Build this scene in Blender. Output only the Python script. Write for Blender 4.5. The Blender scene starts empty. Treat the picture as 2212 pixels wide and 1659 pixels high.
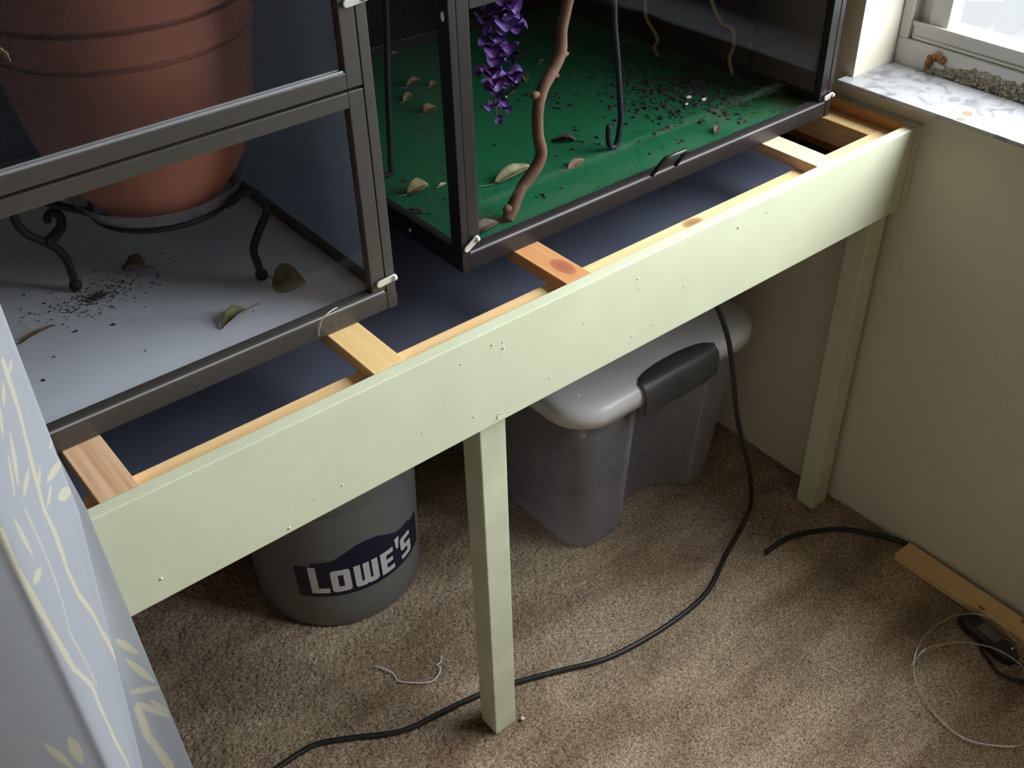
import bpy, bmesh, math, random
import numpy as np
from mathutils import Vector, Matrix, geometry

# ------------------------------------------------------------------ camera, world, light, exposure
scene = bpy.context.scene
COL = scene.collection
W_PX, H_PX, F_PX = 2212.0, 1659.0, 2298.6
cam_d = bpy.data.cameras.new('camera')
cam_d.sensor_fit = 'HORIZONTAL'; cam_d.sensor_width = 36.0
cam_d.lens = 36.0 * F_PX / W_PX
cam_d.clip_start = 0.02; cam_d.clip_end = 200
cam = bpy.data.objects.new('camera', cam_d); COL.objects.link(cam)
cam.matrix_world = (Matrix.Translation((-1.4452, -0.8064, 1.4922))
                    @ Matrix.Rotation(-0.6622, 4, 'Z') @ Matrix.Rotation(0.9138, 4, 'X')
                    @ Matrix.Rotation(-0.0294, 4, 'Z'))
scene.camera = cam

world = bpy.data.worlds.new('sky'); scene.world = world
world.use_nodes = True
wn = world.node_tree.nodes
wn['Background'].inputs['Color'].default_value = (0.96, 0.98, 1.0, 1)
wn['Background'].inputs['Strength'].default_value = 9.0

sun_d = bpy.data.lights.new('sun', 'SUN'); sun_d.energy = 8.0; sun_d.angle = 0.01
sun_d.color = (1.0, 0.95, 0.86)
sun = bpy.data.objects.new('sun', sun_d); COL.objects.link(sun)
sun.rotation_euler = (math.radians(-22), math.radians(-38), 0)   # high, from behind the house: lights the yard only

por_d = bpy.data.lights.new('window_daylight_portal', 'AREA'); por_d.shape = 'RECTANGLE'
por_d.size = 1.42; por_d.size_y = 1.64; por_d.cycles.is_portal = True
por = bpy.data.objects.new('window_daylight_portal', por_d); COL.objects.link(por)
por.location = (0.175, -.68, 1.54)
por.rotation_euler = (0, math.radians(90), 0)

vs = scene.view_settings
vs.view_transform = 'Standard'; vs.look = 'None'; vs.gamma = 1.0; vs.exposure = 1.1
vs.use_curve_mapping = False
scene.cycles.use_denoising = True
scene.cycles.transparent_max_bounces = 24
scene.cycles.max_bounces = 10
scene.cycles.diffuse_bounces = 6
scene.cycles.caustics_reflective = False; scene.cycles.caustics_refractive = False

rnd = random.Random(7)
npr = np.random.RandomState(11)

# ------------------------------------------------------------------ materials
MATS = {}
def new_mat(name):
    m = bpy.data.materials.new(name); m.use_nodes = True
    nt = m.node_tree
    return m, nt, nt.nodes, nt.links, nt.nodes['Principled BSDF']

def plain(name, col, rough=0.6, metal=0.0, spec=0.5, bump=0.0, bscale=80.0, var=0.0, vscale=12.0, transl=0.0):
    if name in MATS: return MATS[name]
    m, nt, N, L, b = new_mat(name)
    b.inputs['Base Color'].default_value = (*col, 1)
    b.inputs['Roughness'].default_value = rough
    b.inputs['Metallic'].default_value = metal
    b.inputs['Specular IOR Level'].default_value = spec
    tc = N.new('ShaderNodeTexCoord')
    if var > 0:
        n = N.new('ShaderNodeTexNoise'); n.inputs['Scale'].default_value = vscale; n.inputs['Detail'].default_value = 5
        r = N.new('ShaderNodeValToRGB')
        r.color_ramp.elements[0].position = 0.3; r.color_ramp.elements[1].position = 0.7
        r.color_ramp.elements[0].color = (*[c * (1 - var) for c in col], 1)
        r.color_ramp.elements[1].color = (*[min(1, c * (1 + var * .7)) for c in col], 1)
        L.new(tc.outputs['Object'], n.inputs['Vector']); L.new(n.outputs['Fac'], r.inputs['Fac'])
        L.new(r.outputs['Color'], b.inputs['Base Color'])
    if bump > 0:
        n2 = N.new('ShaderNodeTexNoise'); n2.inputs['Scale'].default_value = bscale; n2.inputs['Detail'].default_value = 4
        bp = N.new('ShaderNodeBump'); bp.inputs['Strength'].default_value = bump; bp.inputs['Distance'].default_value = 0.002
        L.new(tc.outputs['Object'], n2.inputs['Vector']); L.new(n2.outputs['Fac'], bp.inputs['Height'])
        L.new(bp.outputs['Normal'], b.inputs['Normal'])
    MATS[name] = m
    return m

def wood(name, axis, light, dark, knot=None, scale=1.0, seed=0.0):
    """pine: streaks that run along one axis, a few growth rings, an optional knot at a local point"""
    if name in MATS: return MATS[name]
    m, nt, N, L, b = new_mat(name)
    b.inputs['Roughness'].default_value = 0.55
    tc = N.new('ShaderNodeTexCoord')
    mp = N.new('ShaderNodeMapping')
    sc = [140.0 * scale] * 3; sc['XYZ'.index(axis)] = 3.5 * scale
    mp.inputs['Scale'].default_value = sc; mp.inputs['Location'].default_value = (seed, seed * .7, seed * 1.3)
    L.new(tc.outputs['Object'], mp.inputs['Vector'])
    n = N.new('ShaderNodeTexNoise'); n.inputs['Scale'].default_value = 1.0; n.inputs['Detail'].default_value = 3
    n.inputs['Roughness'].default_value = 0.5
    L.new(mp.outputs['Vector'], n.inputs['Vector'])
    mp2 = N.new('ShaderNodeMapping')
    s2 = [26.0 * scale] * 3; s2['XYZ'.index(axis)] = 1.6 * scale
    mp2.inputs['Scale'].default_value = s2; mp2.inputs['Location'].default_value = (seed * 2, seed, seed)
    L.new(tc.outputs['Object'], mp2.inputs['Vector'])
    n2 = N.new('ShaderNodeTexNoise'); n2.inputs['Scale'].default_value = 1.0; n2.inputs['Detail'].default_value = 2
    L.new(mp2.outputs['Vector'], n2.inputs['Vector'])
    r = N.new('ShaderNodeValToRGB'); r.color_ramp.elements[0].position = 0.36; r.color_ramp.elements[1].position = 0.62
    r.color_ramp.elements[0].color = (*dark, 1); r.color_ramp.elements[1].color = (*light, 1)
    mul = N.new('ShaderNodeMath'); mul.operation = 'MULTIPLY_ADD'
    mul.inputs[1].default_value = 0.55; L.new(n.outputs['Fac'], mul.inputs[0])
    m2 = N.new('ShaderNodeMath'); m2.operation = 'MULTIPLY'; m2.inputs[1].default_value = 0.5
    L.new(n2.outputs['Fac'], m2.inputs[0]); L.new(m2.outputs[0], mul.inputs[2])
    L.new(mul.outputs[0], r.inputs['Fac'])
    out = r.outputs['Color']
    for (kp, kr, kc) in (knot or []):
        d = N.new('ShaderNodeVectorMath'); d.operation = 'SUBTRACT'; d.inputs[1].default_value = kp
        L.new(tc.outputs['Object'], d.inputs[0])
        s = N.new('ShaderNodeVectorMath'); s.operation = 'MULTIPLY'
        e = [1.0 / kr] * 3; e['XYZ'.index(axis)] = 0.55 / kr; s.inputs[1].default_value = e
        L.new(d.outputs[0], s.inputs[0])
        ln = N.new('ShaderNodeVectorMath'); ln.operation = 'LENGTH'; L.new(s.outputs[0], ln.inputs[0])
        nz = N.new('ShaderNodeMath'); nz.operation = 'MULTIPLY_ADD'; nz.inputs[1].default_value = 0.45
        L.new(n2.outputs['Fac'], nz.inputs[0]); L.new(ln.outputs['Value'], nz.inputs[2])
        kr_ = N.new('ShaderNodeValToRGB'); cr = kr_.color_ramp
        cr.elements[0].position = 0.28; cr.elements[0].color = (1, 1, 1, 1)
        cr.elements[1].position = 1.0; cr.elements[1].color = (0, 0, 0, 1)
        e2 = cr.elements.new(0.78); e2.color = (.75, .75, .75, 1)
        e3 = cr.elements.new(0.9); e3.color = (.12, .12, .12, 1)
        dv = N.new('ShaderNodeMath'); dv.operation = 'MULTIPLY'; dv.inputs[1].default_value = 0.72
        L.new(nz.outputs[0], dv.inputs[0]); L.new(dv.outputs[0], kr_.inputs['Fac'])
        mx = N.new('ShaderNodeMix'); mx.data_type = 'RGBA'
        L.new(kr_.outputs['Color'], mx.inputs['Factor']); L.new(out, mx.inputs['A'])
        mx.inputs['B'].default_value = (*kc, 1)
        out = mx.outputs['Result']
    L.new(out, b.inputs['Base Color'])
    MATS[name] = m
    return m

def clear_sheet(name, tint=(.96, .97, .97), gloss=0.05, rough=0.03, diff=0.0, dcol=(.6, .6, .62)):
    if name in MATS: return MATS[name]
    m = bpy.data.materials.new(name); m.use_nodes = True
    N = m.node_tree.nodes; L = m.node_tree.links; N.clear()
    o = N.new('ShaderNodeOutputMaterial')
    t = N.new('ShaderNodeBsdfTransparent'); t.inputs['Color'].default_value = (*tint, 1)
    g = N.new('ShaderNodeBsdfGlossy'); g.inputs['Roughness'].default_value = rough
    mx = N.new('ShaderNodeMixShader'); mx.inputs['Fac'].default_value = gloss
    L.new(t.outputs[0], mx.inputs[1]); L.new(g.outputs[0], mx.inputs[2])
    last = mx
    if diff > 0:
        dd = N.new('ShaderNodeBsdfDiffuse'); dd.inputs['Color'].default_value = (*dcol, 1)
        tl = N.new('ShaderNodeBsdfTranslucent'); tl.inputs['Color'].default_value = (*dcol, 1)
        m1 = N.new('ShaderNodeMixShader'); m1.inputs['Fac'].default_value = 0.45
        L.new(dd.outputs[0], m1.inputs[1]); L.new(tl.outputs[0], m1.inputs[2])
        m2 = N.new('ShaderNodeMixShader'); m2.inputs['Fac'].default_value = diff
        L.new(last.outputs[0], m2.inputs[1]); L.new(m1.outputs[0], m2.inputs[2]); last = m2
    L.new(last.outputs[0], o.inputs['Surface'])
    MATS[name] = m
    return m

def screen_mat(name, a1, a2, wire, col, pitch=0.0013):
    """woven insect screen: fine wires with open holes between them"""
    if name in MATS: return MATS[name]
    m = bpy.data.materials.new(name); m.use_nodes = True
    N = m.node_tree.nodes; L = m.node_tree.links; N.clear()
    o = N.new('ShaderNodeOutputMaterial'); tc = N.new('ShaderNodeTexCoord'); sp = N.new('ShaderNodeSeparateXYZ')
    L.new(tc.outputs['Object'], sp.inputs[0])
    outs = []
    for a in (a1, a2):
        d = N.new('ShaderNodeMath'); d.operation = 'MULTIPLY'; d.inputs[1].default_value = 1.0 / pitch
        L.new(sp.outputs[a], d.inputs[0])
        f = N.new('ShaderNodeMath'); f.operation = 'FRACT'; L.new(d.outputs[0], f.inputs[0])
        c = N.new('ShaderNodeMath'); c.operation = 'GREATER_THAN'; c.inputs[1].default_value = wire
        L.new(f.outputs[0], c.inputs[0]); outs.append(c)
    mu = N.new('ShaderNodeMath'); mu.operation = 'MULTIPLY'
    L.new(outs[0].outputs[0], mu.inputs[0]); L.new(outs[1].outputs[0], mu.inputs[1])
    t = N.new('ShaderNodeBsdfTransparent'); d0 = N.new('ShaderNodeBsdfDiffuse'); d0.inputs['Color'].default_value = (*col, 1)
    d1 = N.new('ShaderNodeBsdfTranslucent'); d1.inputs['Color'].default_value = (*col, 1)
    d = N.new('ShaderNodeMixShader'); d.inputs['Fac'].default_value = .45   # round wires scatter both ways
    L.new(d0.outputs[0], d.inputs[1]); L.new(d1.outputs[0], d.inputs[2])
    mx = N.new('ShaderNodeMixShader'); L.new(mu.outputs[0], mx.inputs['Fac'])
    L.new(d.outputs[0], mx.inputs[1]); L.new(t.outputs[0], mx.inputs[2])
    L.new(mx.outputs[0], o.inputs['Surface'])
    MATS[name] = m
    return m

def attr_mat(name, attr, rough=0.85, transl=0.0):
    m, nt, N, L, b = new_mat(name)
    a = N.new('ShaderNodeVertexColor'); a.layer_name = attr
    L.new(a.outputs['Color'], b.inputs['Base Color'])
    b.inputs['Roughness'].default_value = rough
    b.inputs['Specular IOR Level'].default_value = 0.2
    if transl > 0:
        t = N.new('ShaderNodeBsdfTranslucent'); L.new(a.outputs['Color'], t.inputs['Color'])
        mx = N.new('ShaderNodeMixShader'); mx.inputs['Fac'].default_value = transl
        L.new(b.outputs[0], mx.inputs[1]); L.new(t.outputs[0], mx.inputs[2])
        L.new(mx.outputs[0], N['Material Output'].inputs['Surface'])
    MATS[name] = m
    return m

# ------------------------------------------------------------------ mesh helpers
def base(parent):
    return Vector(parent['_o']) if parent is not None and '_o' in parent else Vector((0, 0, 0))

ORIG = {}
def org(parent):
    p = Vector((0, 0, 0))
    while parent is not None:
        p = p + ORIG.get(parent.name, Vector((0, 0, 0)))
        parent = parent.parent
    return p

def mesh(name, verts, faces, mat, parent=None, smooth=False):
    me = bpy.data.meshes.new(name)
    o = org(parent)
    me.from_pydata([(v[0] - o.x, v[1] - o.y, v[2] - o.z) for v in verts], [], faces)
    me.update()
    for mm in (mat if isinstance(mat, (list, tuple)) else [mat]): me.materials.append(mm)
    if smooth:
        for p in me.polygons: p.use_smooth = True
    ob = bpy.data.objects.new(name, me); COL.objects.link(ob)
    if parent is not None: ob.parent = parent
    return ob

def thing(name, label, cat, loc, group=None):
    e = bpy.data.objects.new(name, None); COL.objects.link(e)
    e.location = loc; e.empty_display_size = 0.05
    ORIG[e.name] = Vector(loc)
    e['label'] = label; e['category'] = cat
    if group: e['group'] = group
    return e

def tag(o, label, cat, group=None):
    o['label'] = label; o['category'] = cat
    if group: o['group'] = group
    return o

def struct(o, label, cat='structure'):
    o['kind'] = 'structure'; o['label'] = label; o['category'] = cat
    return o

class G:
    """collects geometry for ONE mesh object"""
    def __init__(s): s.v = []; s.f = []
    def add(s, v, f):
        k = len(s.v); s.v += [tuple(p) for p in v]; s.f += [tuple(i + k for i in q) for q in f]; return s
    def box(s, x0, x1, y0, y1, z0, z1, bev=0.0):
        if bev <= 0:
            v = [(x, y, z) for x in (x0, x1) for y in (y0, y1) for z in (z0, z1)]
            return s.add(v, [(0, 1, 3, 2), (4, 6, 7, 5), (0, 4, 5, 1), (2, 3, 7, 6), (0, 2, 6, 4), (1, 5, 7, 3)])
        bm = bmesh.new(); bmesh.ops.create_cube(bm, size=1.0)
        for q in bm.verts:
            q.co = ((x0 + x1) / 2 + q.co.x * (x1 - x0), (y0 + y1) / 2 + q.co.y * (y1 - y0), (z0 + z1) / 2 + q.co.z * (z1 - z0))
        bmesh.ops.bevel(bm, geom=bm.edges[:], offset=bev, segments=2, affect='EDGES', profile=0.6)
        bm.verts.index_update()
        s.add([tuple(q.co) for q in bm.verts], [tuple(q.index for q in f.verts) for f in bm.faces]); bm.free(); return s
    def prism(s, pts, lo, hi, axis='z'):
        n = len(pts)
        def mk(p, h):
            return {'z': (p[0], p[1], h), 'y': (p[0], h, p[1]), 'x': (h, p[0], p[1])}[axis]
        v = [mk(p, lo) for p in pts] + [mk(p, hi) for p in pts]
        f = [tuple(range(n - 1, -1, -1)), tuple(range(n, 2 * n))] + [(i, (i + 1) % n, n + (i + 1) % n, n + i) for i in range(n)]
        return s.add(v, f)
    def tube(s, path, r, n=10, smooth_path=0, flat=None):
        P = [Vector(p) for p in path]
        if smooth_path: P = catmull(P, smooth_path)
        m = len(P); rs = r if isinstance(r, (list, tuple)) else [r] * m
        if isinstance(r, (list, tuple)) and len(rs) != m:
            rs = [rs[min(len(rs) - 1, int(round(i * (len(rs) - 1) / max(1, m - 1))))] if len(rs) < 3 else
                  float(np.interp(i / max(1, m - 1), np.linspace(0, 1, len(rs)), rs)) for i in range(m)]
        t0 = (P[1] - P[0]).normalized()
        up = Vector((0, 0, 1)) if abs(t0.z) < 0.9 else Vector((1, 0, 0))
        nrm = (up - t0 * up.dot(t0)).normalized()
        V = []; prev = t0
        for i in range(m):
            t = ((P[min(i + 1, m - 1)] - P[max(i - 1, 0)])).normalized()
            q = prev.rotation_difference(t); nrm = (q @ nrm); nrm = (nrm - t * nrm.dot(t)).normalized(); prev = t
            bn = t.cross(nrm)
            for k in range(n):
                a = 2 * math.pi * k / n
                V.append(P[i] + (nrm * math.cos(a) + bn * math.sin(a)) * rs[i])
        F = []
        for i in range(m - 1):
            for k in range(n):
                F.append((i * n + k, i * n + (k + 1) % n, (i + 1) * n + (k + 1) % n, (i + 1) * n + k))
        F.append(tuple(range(n - 1, -1, -1))); F.append(tuple(range((m - 1) * n, m * n)))
        return s.add(V, F)
    def lathe(s, prof, c, n=64, cap0=False, cap1=False):
        V = []; m = len(prof)
        for (r, z) in prof:
            for k in range(n):
                a = 2 * math.pi * k / n
                V.append((c[0] + r * math.cos(a), c[1] + r * math.sin(a), z))
        F = [(i * n + k, i * n + (k + 1) % n, (i + 1) * n + (k + 1) % n, (i + 1) * n + k) for i in range(m - 1) for k in range(n)]
        if cap0: F.append(tuple(range(n - 1, -1, -1)))
        if cap1: F.append(tuple(range((m - 1) * n, m * n)))
        return s.add(V, F)
    def blob(s, c, r, seg=10, rings=7, rough=0.0):
        V = []; F = []
        rr = r if isinstance(r, (tuple, list)) else (r, r, r)
        for i in range(rings + 1):
            th = math.pi * i / rings
            for k in range(seg):
                ph = 2 * math.pi * k / seg
                j = 1 + rough * (rnd.random() - .5)
                V.append((c[0] + rr[0] * j * math.sin(th) * math.cos(ph), c[1] + rr[1] * j * math.sin(th) * math.sin(ph), c[2] + rr[2] * j * math.cos(th)))
        for i in range(rings):
            for k in range(seg):
                F.append((i * seg + k, (i + 1) * seg + k, (i + 1) * seg + (k + 1) % seg, i * seg + (k + 1) % seg))
        return s.add(V, F)
    def obj(s, name, mat, parent=None, smooth=False):
        return mesh(name, s.v, s.f, mat, parent, smooth)

def catmull(P, k):
    out = []
    n = len(P)
    for i in range(n - 1):
        p0 = P[max(i - 1, 0)]; p1 = P[i]; p2 = P[i + 1]; p3 = P[min(i + 2, n - 1)]
        for j in range(k):
            t = j / k
            out.append(0.5 * ((2 * p1) + (p2 - p0) * t + (2 * p0 - 5 * p1 + 4 * p2 - p3) * t * t + (3 * p1 - p0 - 3 * p2 + p3) * t ** 3))
    out.append(P[-1])
    return out

def box(name, x0, x1, y0, y1, z0, z1, mat, parent=None, bev=0.0):
    return G().box(x0, x1, y0, y1, z0, z1, bev).obj(name, mat, parent)

def auto_smooth(o, ang=35):
    me = o.data
    for p in me.polygons: p.use_smooth = True
    me.set_sharp_from_angle(angle=math.radians(ang))
    return o

# ------------------------------------------------------------------ palette
H = 0.7957                    # bench top
M_green = plain('sage_green_paint', (.56, .582, .425), .42, bump=.12, bscale=60, var=.05, vscale=9)
M_pine_x = wood('pine_along_x', 'X', (.86, .62, .34), (.70, .43, .18), knot=[((0.486, .044, H - .018), .010, (.33, .17, .06))], seed=1.3)
M_pine_y = wood('pine_along_y', 'Y', (.74, .49, .24), (.56, .31, .12), seed=2.1)
M_wall = plain('cream_wall_paint', (.60, .555, .46), .9, bump=.05, bscale=40, var=.03, vscale=3)
M_white = plain('white_wall_paint', (.74, .72, .66), .9)
M_far = plain('warm_brown_far_walls', (.50, .425, .33), .9)
M_black = plain('black_cord_rubber', (.012, .012, .013), .45)
M_iron = plain('black_iron', (.007, .007, .011), .6, spec=.3, bump=.2, bscale=300)
M_chrome = plain('pale_latch_metal', (.72, .73, .70), .25, metal=.55)

# ------------------------------------------------------------------ the room
XW, YB, YF, XL, ZC = 0.0, 0.822, -3.2, -2.6, 2.45
g = G().box(XL, XW + .001, YF, YB, -.05, -.0045)
M_carp0 = plain('carpet_backing', (.20, .15, .105), .95)
floor = struct(g.obj('floor', M_carp0), 'tan cut-pile carpet floor', 'floor')

def carpet():
    x0, x1, y0, y1, st = -1.72, -.0015, -.78, .818, .0031
    nx = int((x1 - x0) / st); ny = int((y1 - y0) / st)
    X, Y = np.meshgrid(np.linspace(x0, x1, nx), np.linspace(y0, y1, ny))
    def sm(a, k):
        for _ in range(2):
            for ax in (0, 1):
                c = np.cumsum(np.concatenate([np.repeat(np.take(a, [0], ax), k, ax), a, np.repeat(np.take(a, [-1], ax), k, ax)], ax), ax)
                n = a.shape[ax]
                a = (np.take(c, range(2 * k, 2 * k + n), ax) - np.take(c, range(0, n), ax)) / (2 * k)
        return a
    fine = npr.rand(ny, nx) - .5
    mid = sm(npr.rand(ny, nx) - .5, 3); mid /= mid.std()
    big = sm(npr.rand(ny, nx) - .5, 26); big /= big.std()
    Z = -.0012 + fine * .0042 + mid * .0006 + big * .0007
    jx = (npr.rand(ny, nx) - .5) * st * .7; jy = (npr.rand(ny, nx) - .5) * st * .7
    jx[:, 0] = jx[:, -1] = 0
    co = np.stack([X + jx, Y + jy, Z], -1).reshape(-1, 3).astype(np.float32)
    idx = np.arange(nx * ny).reshape(ny, nx)
    q = np.stack([idx[:-1, :-1], idx[:-1, 1:], idx[1:, 1:], idx[1:, :-1]], -1).reshape(-1, 4)
    me = bpy.data.meshes.new('carpet_pile')
    me.vertices.add(len(co)); me.vertices.foreach_set('co', co.ravel())
    me.loops.add(q.size); me.loops.foreach_set('vertex_index', q.ravel().astype(np.int32))
    me.polygons.add(len(q)); me.polygons.foreach_set('loop_start', np.arange(0, q.size, 4, dtype=np.int32))
    me.update(); me.validate()
    m, nt, N, L, b = new_mat('tan_carpet_pile')
    tc = N.new('ShaderNodeTexCoord')
    n1 = N.new('ShaderNodeTexNoise'); n1.inputs['Scale'].default_value = 330; n1.inputs['Detail'].default_value = 2
    n2 = N.new('ShaderNodeTexNoise'); n2.inputs['Scale'].default_value = 5.5; n2.inputs['Detail'].default_value = 3
    mpc = N.new('ShaderNodeMapping'); mpc.inputs['Rotation'].default_value = (0, 0, .9); mpc.inputs['Scale'].default_value = (.55, 1.5, 1); mpc.inputs['Location'].default_value = (.3, .1, 0)
    L.new(tc.outputs['Object'], mpc.inputs['Vector']); L.new(mpc.outputs[0], n2.inputs['Vector']); L.new(tc.outputs['Object'], n1.inputs['Vector'])
    r1 = N.new('ShaderNodeValToRGB'); r1.color_ramp.elements[0].position = .34; r1.color_ramp.elements[1].position = .68
    r1.color_ramp.elements[0].color = (.165, .112, .069, 1); r1.color_ramp.elements[1].color = (.61, .485, .355, 1)
    r2 = N.new('ShaderNodeValToRGB'); r2.color_ramp.elements[0].position = .36; r2.color_ramp.elements[1].position = .62
    r2.color_ramp.elements[0].color = (.50, .45, .40, 1); r2.color_ramp.elements[1].color = (1, 1, 1, 1)
    L.new(n1.outputs['Fac'], r1.inputs['Fac']); L.new(n2.outputs['Fac'], r2.inputs['Fac'])
    mx = N.new('ShaderNodeMix'); mx.data_type = 'RGBA'; mx.blend_type = 'MULTIPLY'; mx.inputs['Factor'].default_value = 1
    L.new(r1.outputs['Color'], mx.inputs['A']); L.new(r2.outputs['Color'], mx.inputs['B'])
    L.new(mx.outputs['Result'], b.inputs['Base Color'])
    b.inputs['Roughness'].default_value = .95; b.inputs['Specular IOR Level'].default_value = .1
    b.inputs['Sheen Weight'].default_value = .25; b.inputs['Sheen Roughness'].default_value = .5
    me.materials.append(m)
    o = bpy.data.objects.new('carpet_pile', me); COL.objects.link(o); o.parent = floor
    o['kind'] = 'stuff'
    return o
carpet()

YW0, YW1, ZS, ZT = .139, -1.50, .830, 2.25      # window opening in the right wall
g = G()
g.box(XW, .20, YF, YB + .12, -.4, ZS - .0075)
g.box(XW, .20, YF, YB + .12, ZT, ZC + .1)
g.box(XW, .20, YW0, YB + .12, ZS - .0075, ZT)
g.box(XW, .20, YF, YW1, ZS - .0075, ZT)
struct(g.obj('wall_right', M_wall), 'cream painted wall holding the window', 'wall')
struct(box('wall_back', XL - .1, XW, YB, YB + .1, -.05, ZC, M_wall), 'cream wall behind the cages', 'wall')
struct(box('wall_left', XL - .1, XL, YF, YB, -.05, ZC, M_far), 'brown wall out of view on the left', 'wall')
struct(box('wall_front', XL - .1, XW, YF - .1, YF, -.05, ZC, M_far), 'brown wall behind the viewer', 'wall')
struct(box('ceiling', XL - .1, XW + .2, YF - .1, YB + .12, ZC, ZC + .1, plain('beige_ceiling', (.55, .48, .38), .9)), 'beige ceiling', 'ceiling')

# window: marble sill, vinyl frame, sash, pane
M_vinyl = plain('white_vinyl', (.50, .50, .485), .4, var=.04, vscale=20)
m, nt, N, L, b = new_mat('grey_veined_marble')
tc = N.new('ShaderNodeTexCoord'); n1 = N.new('ShaderNodeTexNoise'); n1.inputs['Scale'].default_value = 24; n1.inputs['Detail'].default_value = 8; n1.inputs['Distortion'].default_value = 1.2
r1 = N.new('ShaderNodeValToRGB'); r1.color_ramp.elements[0].position = .33; r1.color_ramp.elements[1].position = .52
r1.color_ramp.elements[0].color = (.18, .18, .20, 1); r1.color_ramp.elements[1].color = (.36, .36, .38, 1)
L.new(tc.outputs['Object'], n1.inputs['Vector']); L.new(n1.outputs['Fac'], r1.inputs['Fac']); L.new(r1.outputs['Color'], b.inputs['Base Color'])
b.inputs['Roughness'].default_value = .25
M_marble = m
win = bpy.data.objects.new('window_1', None); COL.objects.link(win); win.location = (.1, YW0, ZS)
ORIG[win.name] = Vector(win.location)
struct(win, 'white sash window with a grey marble sill', 'window')
E_ = .0006
pts = [(-.026, .151), (-E_, .151), (-E_, YW0 - E_), (.105, YW0 - E_), (.105, YW1 + E_), (-E_, YW1 + E_), (-E_, YW1 - .012), (-.026, YW1 - .012)]
sill = G().prism(pts, ZS - .007, ZS).obj('window_sill', M_marble, win)
bv = sill.modifiers.new('round', 'BEVEL'); bv.width = .002; bv.segments = 2
y0, y1 = YW1 + .001, YW0 - .001
fr = G()
fr.box(.105, .165, y0, y1, ZS - .015, .871, .002)
fr.box(.105, .165, y0, y1, ZT - .05, ZT - .001, .002)
fr.box(.105, .165, .1205, y1, .871, ZT - .05, .002)
fr.box(.105, .165, y0, y0 + .02, .871, ZT - .05, .002)
fr.box(.128, .165, .096, .1205, .871, ZT - .05)
fr.box(.128, .165, y0 + .02, y0 + .045, .871, ZT - .05)
fr.obj('window_frame', M_vinyl, win)
sa = G()
sa.box(.112, .150, y0 + .022, .119, .8725, .896, .002)
sa.box(.108, .113, y0 + .022, .119, .893, .900, .001)
sa.box(.109, .1125, y0 + .026, .115, .8725, .877, .001)
sa.box(.116, .150, .062, .0955, .896, ZT - .06, .002)
sa.box(.116, .150, y0 + .046, y0 + .08, .896, ZT - .06, .002)
for q in (-.69,): sa.box(.116, .150, q, q + .05, .896, ZT - .06, .002)
sa.box(.116, .150, y0 + .046, .0955, ZT - .09, ZT - .052, .002)
sa.obj('sash', M_vinyl, win)
M_glass = clear_sheet('window_glass', (.93, .95, .95), .06, .01)
box('pane', .131, .134, -.64, .062, .896, ZT - .09, M_glass, win)
box('pane', .131, .134, y0 + .08, -.69, .896, ZT - .09, M_glass, win)
# flaking grit along the foot of the frame, tan spots on the sill
M_grit = plain('grey_brown_grit', (.33, .305, .24), .95, var=.5, vscale=160)
g = G()
for k in range(2600):
    y = .078 - .42 * rnd.random() ** .9
    h = max(.12, min(1, (.085 - y) / .09))
    z = ZS + rnd.random() ** 1.3 * .024 * h
    q = .0007 + rnd.random() ** 2 * .0024
    g.blob((.1050 - rnd.random() * .0025 * (1.2 - (z - ZS) / .026) - (.003 * rnd.random() if z < ZS + .006 else 0), y, z + q * .5), (q * .8, q * 1.3, q), 5, 3, .5)
o = g.obj('frame_grit', M_grit, win, True); o['kind'] = 'stuff'
g = G()
for k in range(90):
    u = rnd.random(); y = .078 - .030 * u + rnd.gauss(0, .0025); z = .842 + .016 * math.sin(u * 2.4) + rnd.gauss(0, .003); q = .0012 + rnd.random() ** 2 * .0032
    g.blob((.1035 - rnd.random() * .003, y, z), (q * .7, q * 1.1, q), 6, 4, .5)
tag(g.obj('rust_flake', plain('rust_brown', (.27, .13, .04), .9, var=.5, vscale=120), None, True), 'orange-brown crumbling flake stuck to the window frame', 'flake')
for (x, y, r) in ((.0087, -.0594, .0075), (-.0161, -.0638, .0055)):
    G().lathe([(.0001, ZS + .0004), (r, ZS + .0004), (r, ZS)], (x, y), 20, True).obj('sill_spot', plain('tan_spot', (.20, .125, .06), .6), win)

# yard outside the window; sunlit and shaded patches are put into its colour
m, nt, N, L, b = new_mat('yard_painted_shade')
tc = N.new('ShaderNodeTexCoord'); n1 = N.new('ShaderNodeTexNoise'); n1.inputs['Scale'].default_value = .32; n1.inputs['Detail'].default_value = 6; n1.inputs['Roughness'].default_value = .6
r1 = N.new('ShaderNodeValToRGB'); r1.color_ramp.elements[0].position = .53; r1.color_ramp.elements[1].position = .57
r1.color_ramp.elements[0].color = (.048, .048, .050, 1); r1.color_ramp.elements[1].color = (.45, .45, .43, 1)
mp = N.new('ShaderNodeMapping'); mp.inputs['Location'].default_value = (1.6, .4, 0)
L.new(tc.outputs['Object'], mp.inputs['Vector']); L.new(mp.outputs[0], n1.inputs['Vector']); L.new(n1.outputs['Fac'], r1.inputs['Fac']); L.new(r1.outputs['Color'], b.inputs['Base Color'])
b.inputs['Roughness'].default_value = .9; b.inputs['Specular IOR Level'].default_value = 0.0
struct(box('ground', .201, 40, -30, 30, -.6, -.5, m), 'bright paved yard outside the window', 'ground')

# ------------------------------------------------------------------ the bench
bench = thing('wooden_bench', 'long pale green bench with open pine slats carrying both cages', 'bench', (-.95, .0, 0))
TF = .017
XB = -1.92
fas = box('fascia_board', XB, -.0205, 0, TF, H - .14, H, M_green, bench, .0012)
fas['label'] = 'pale green painted front board'
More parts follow.
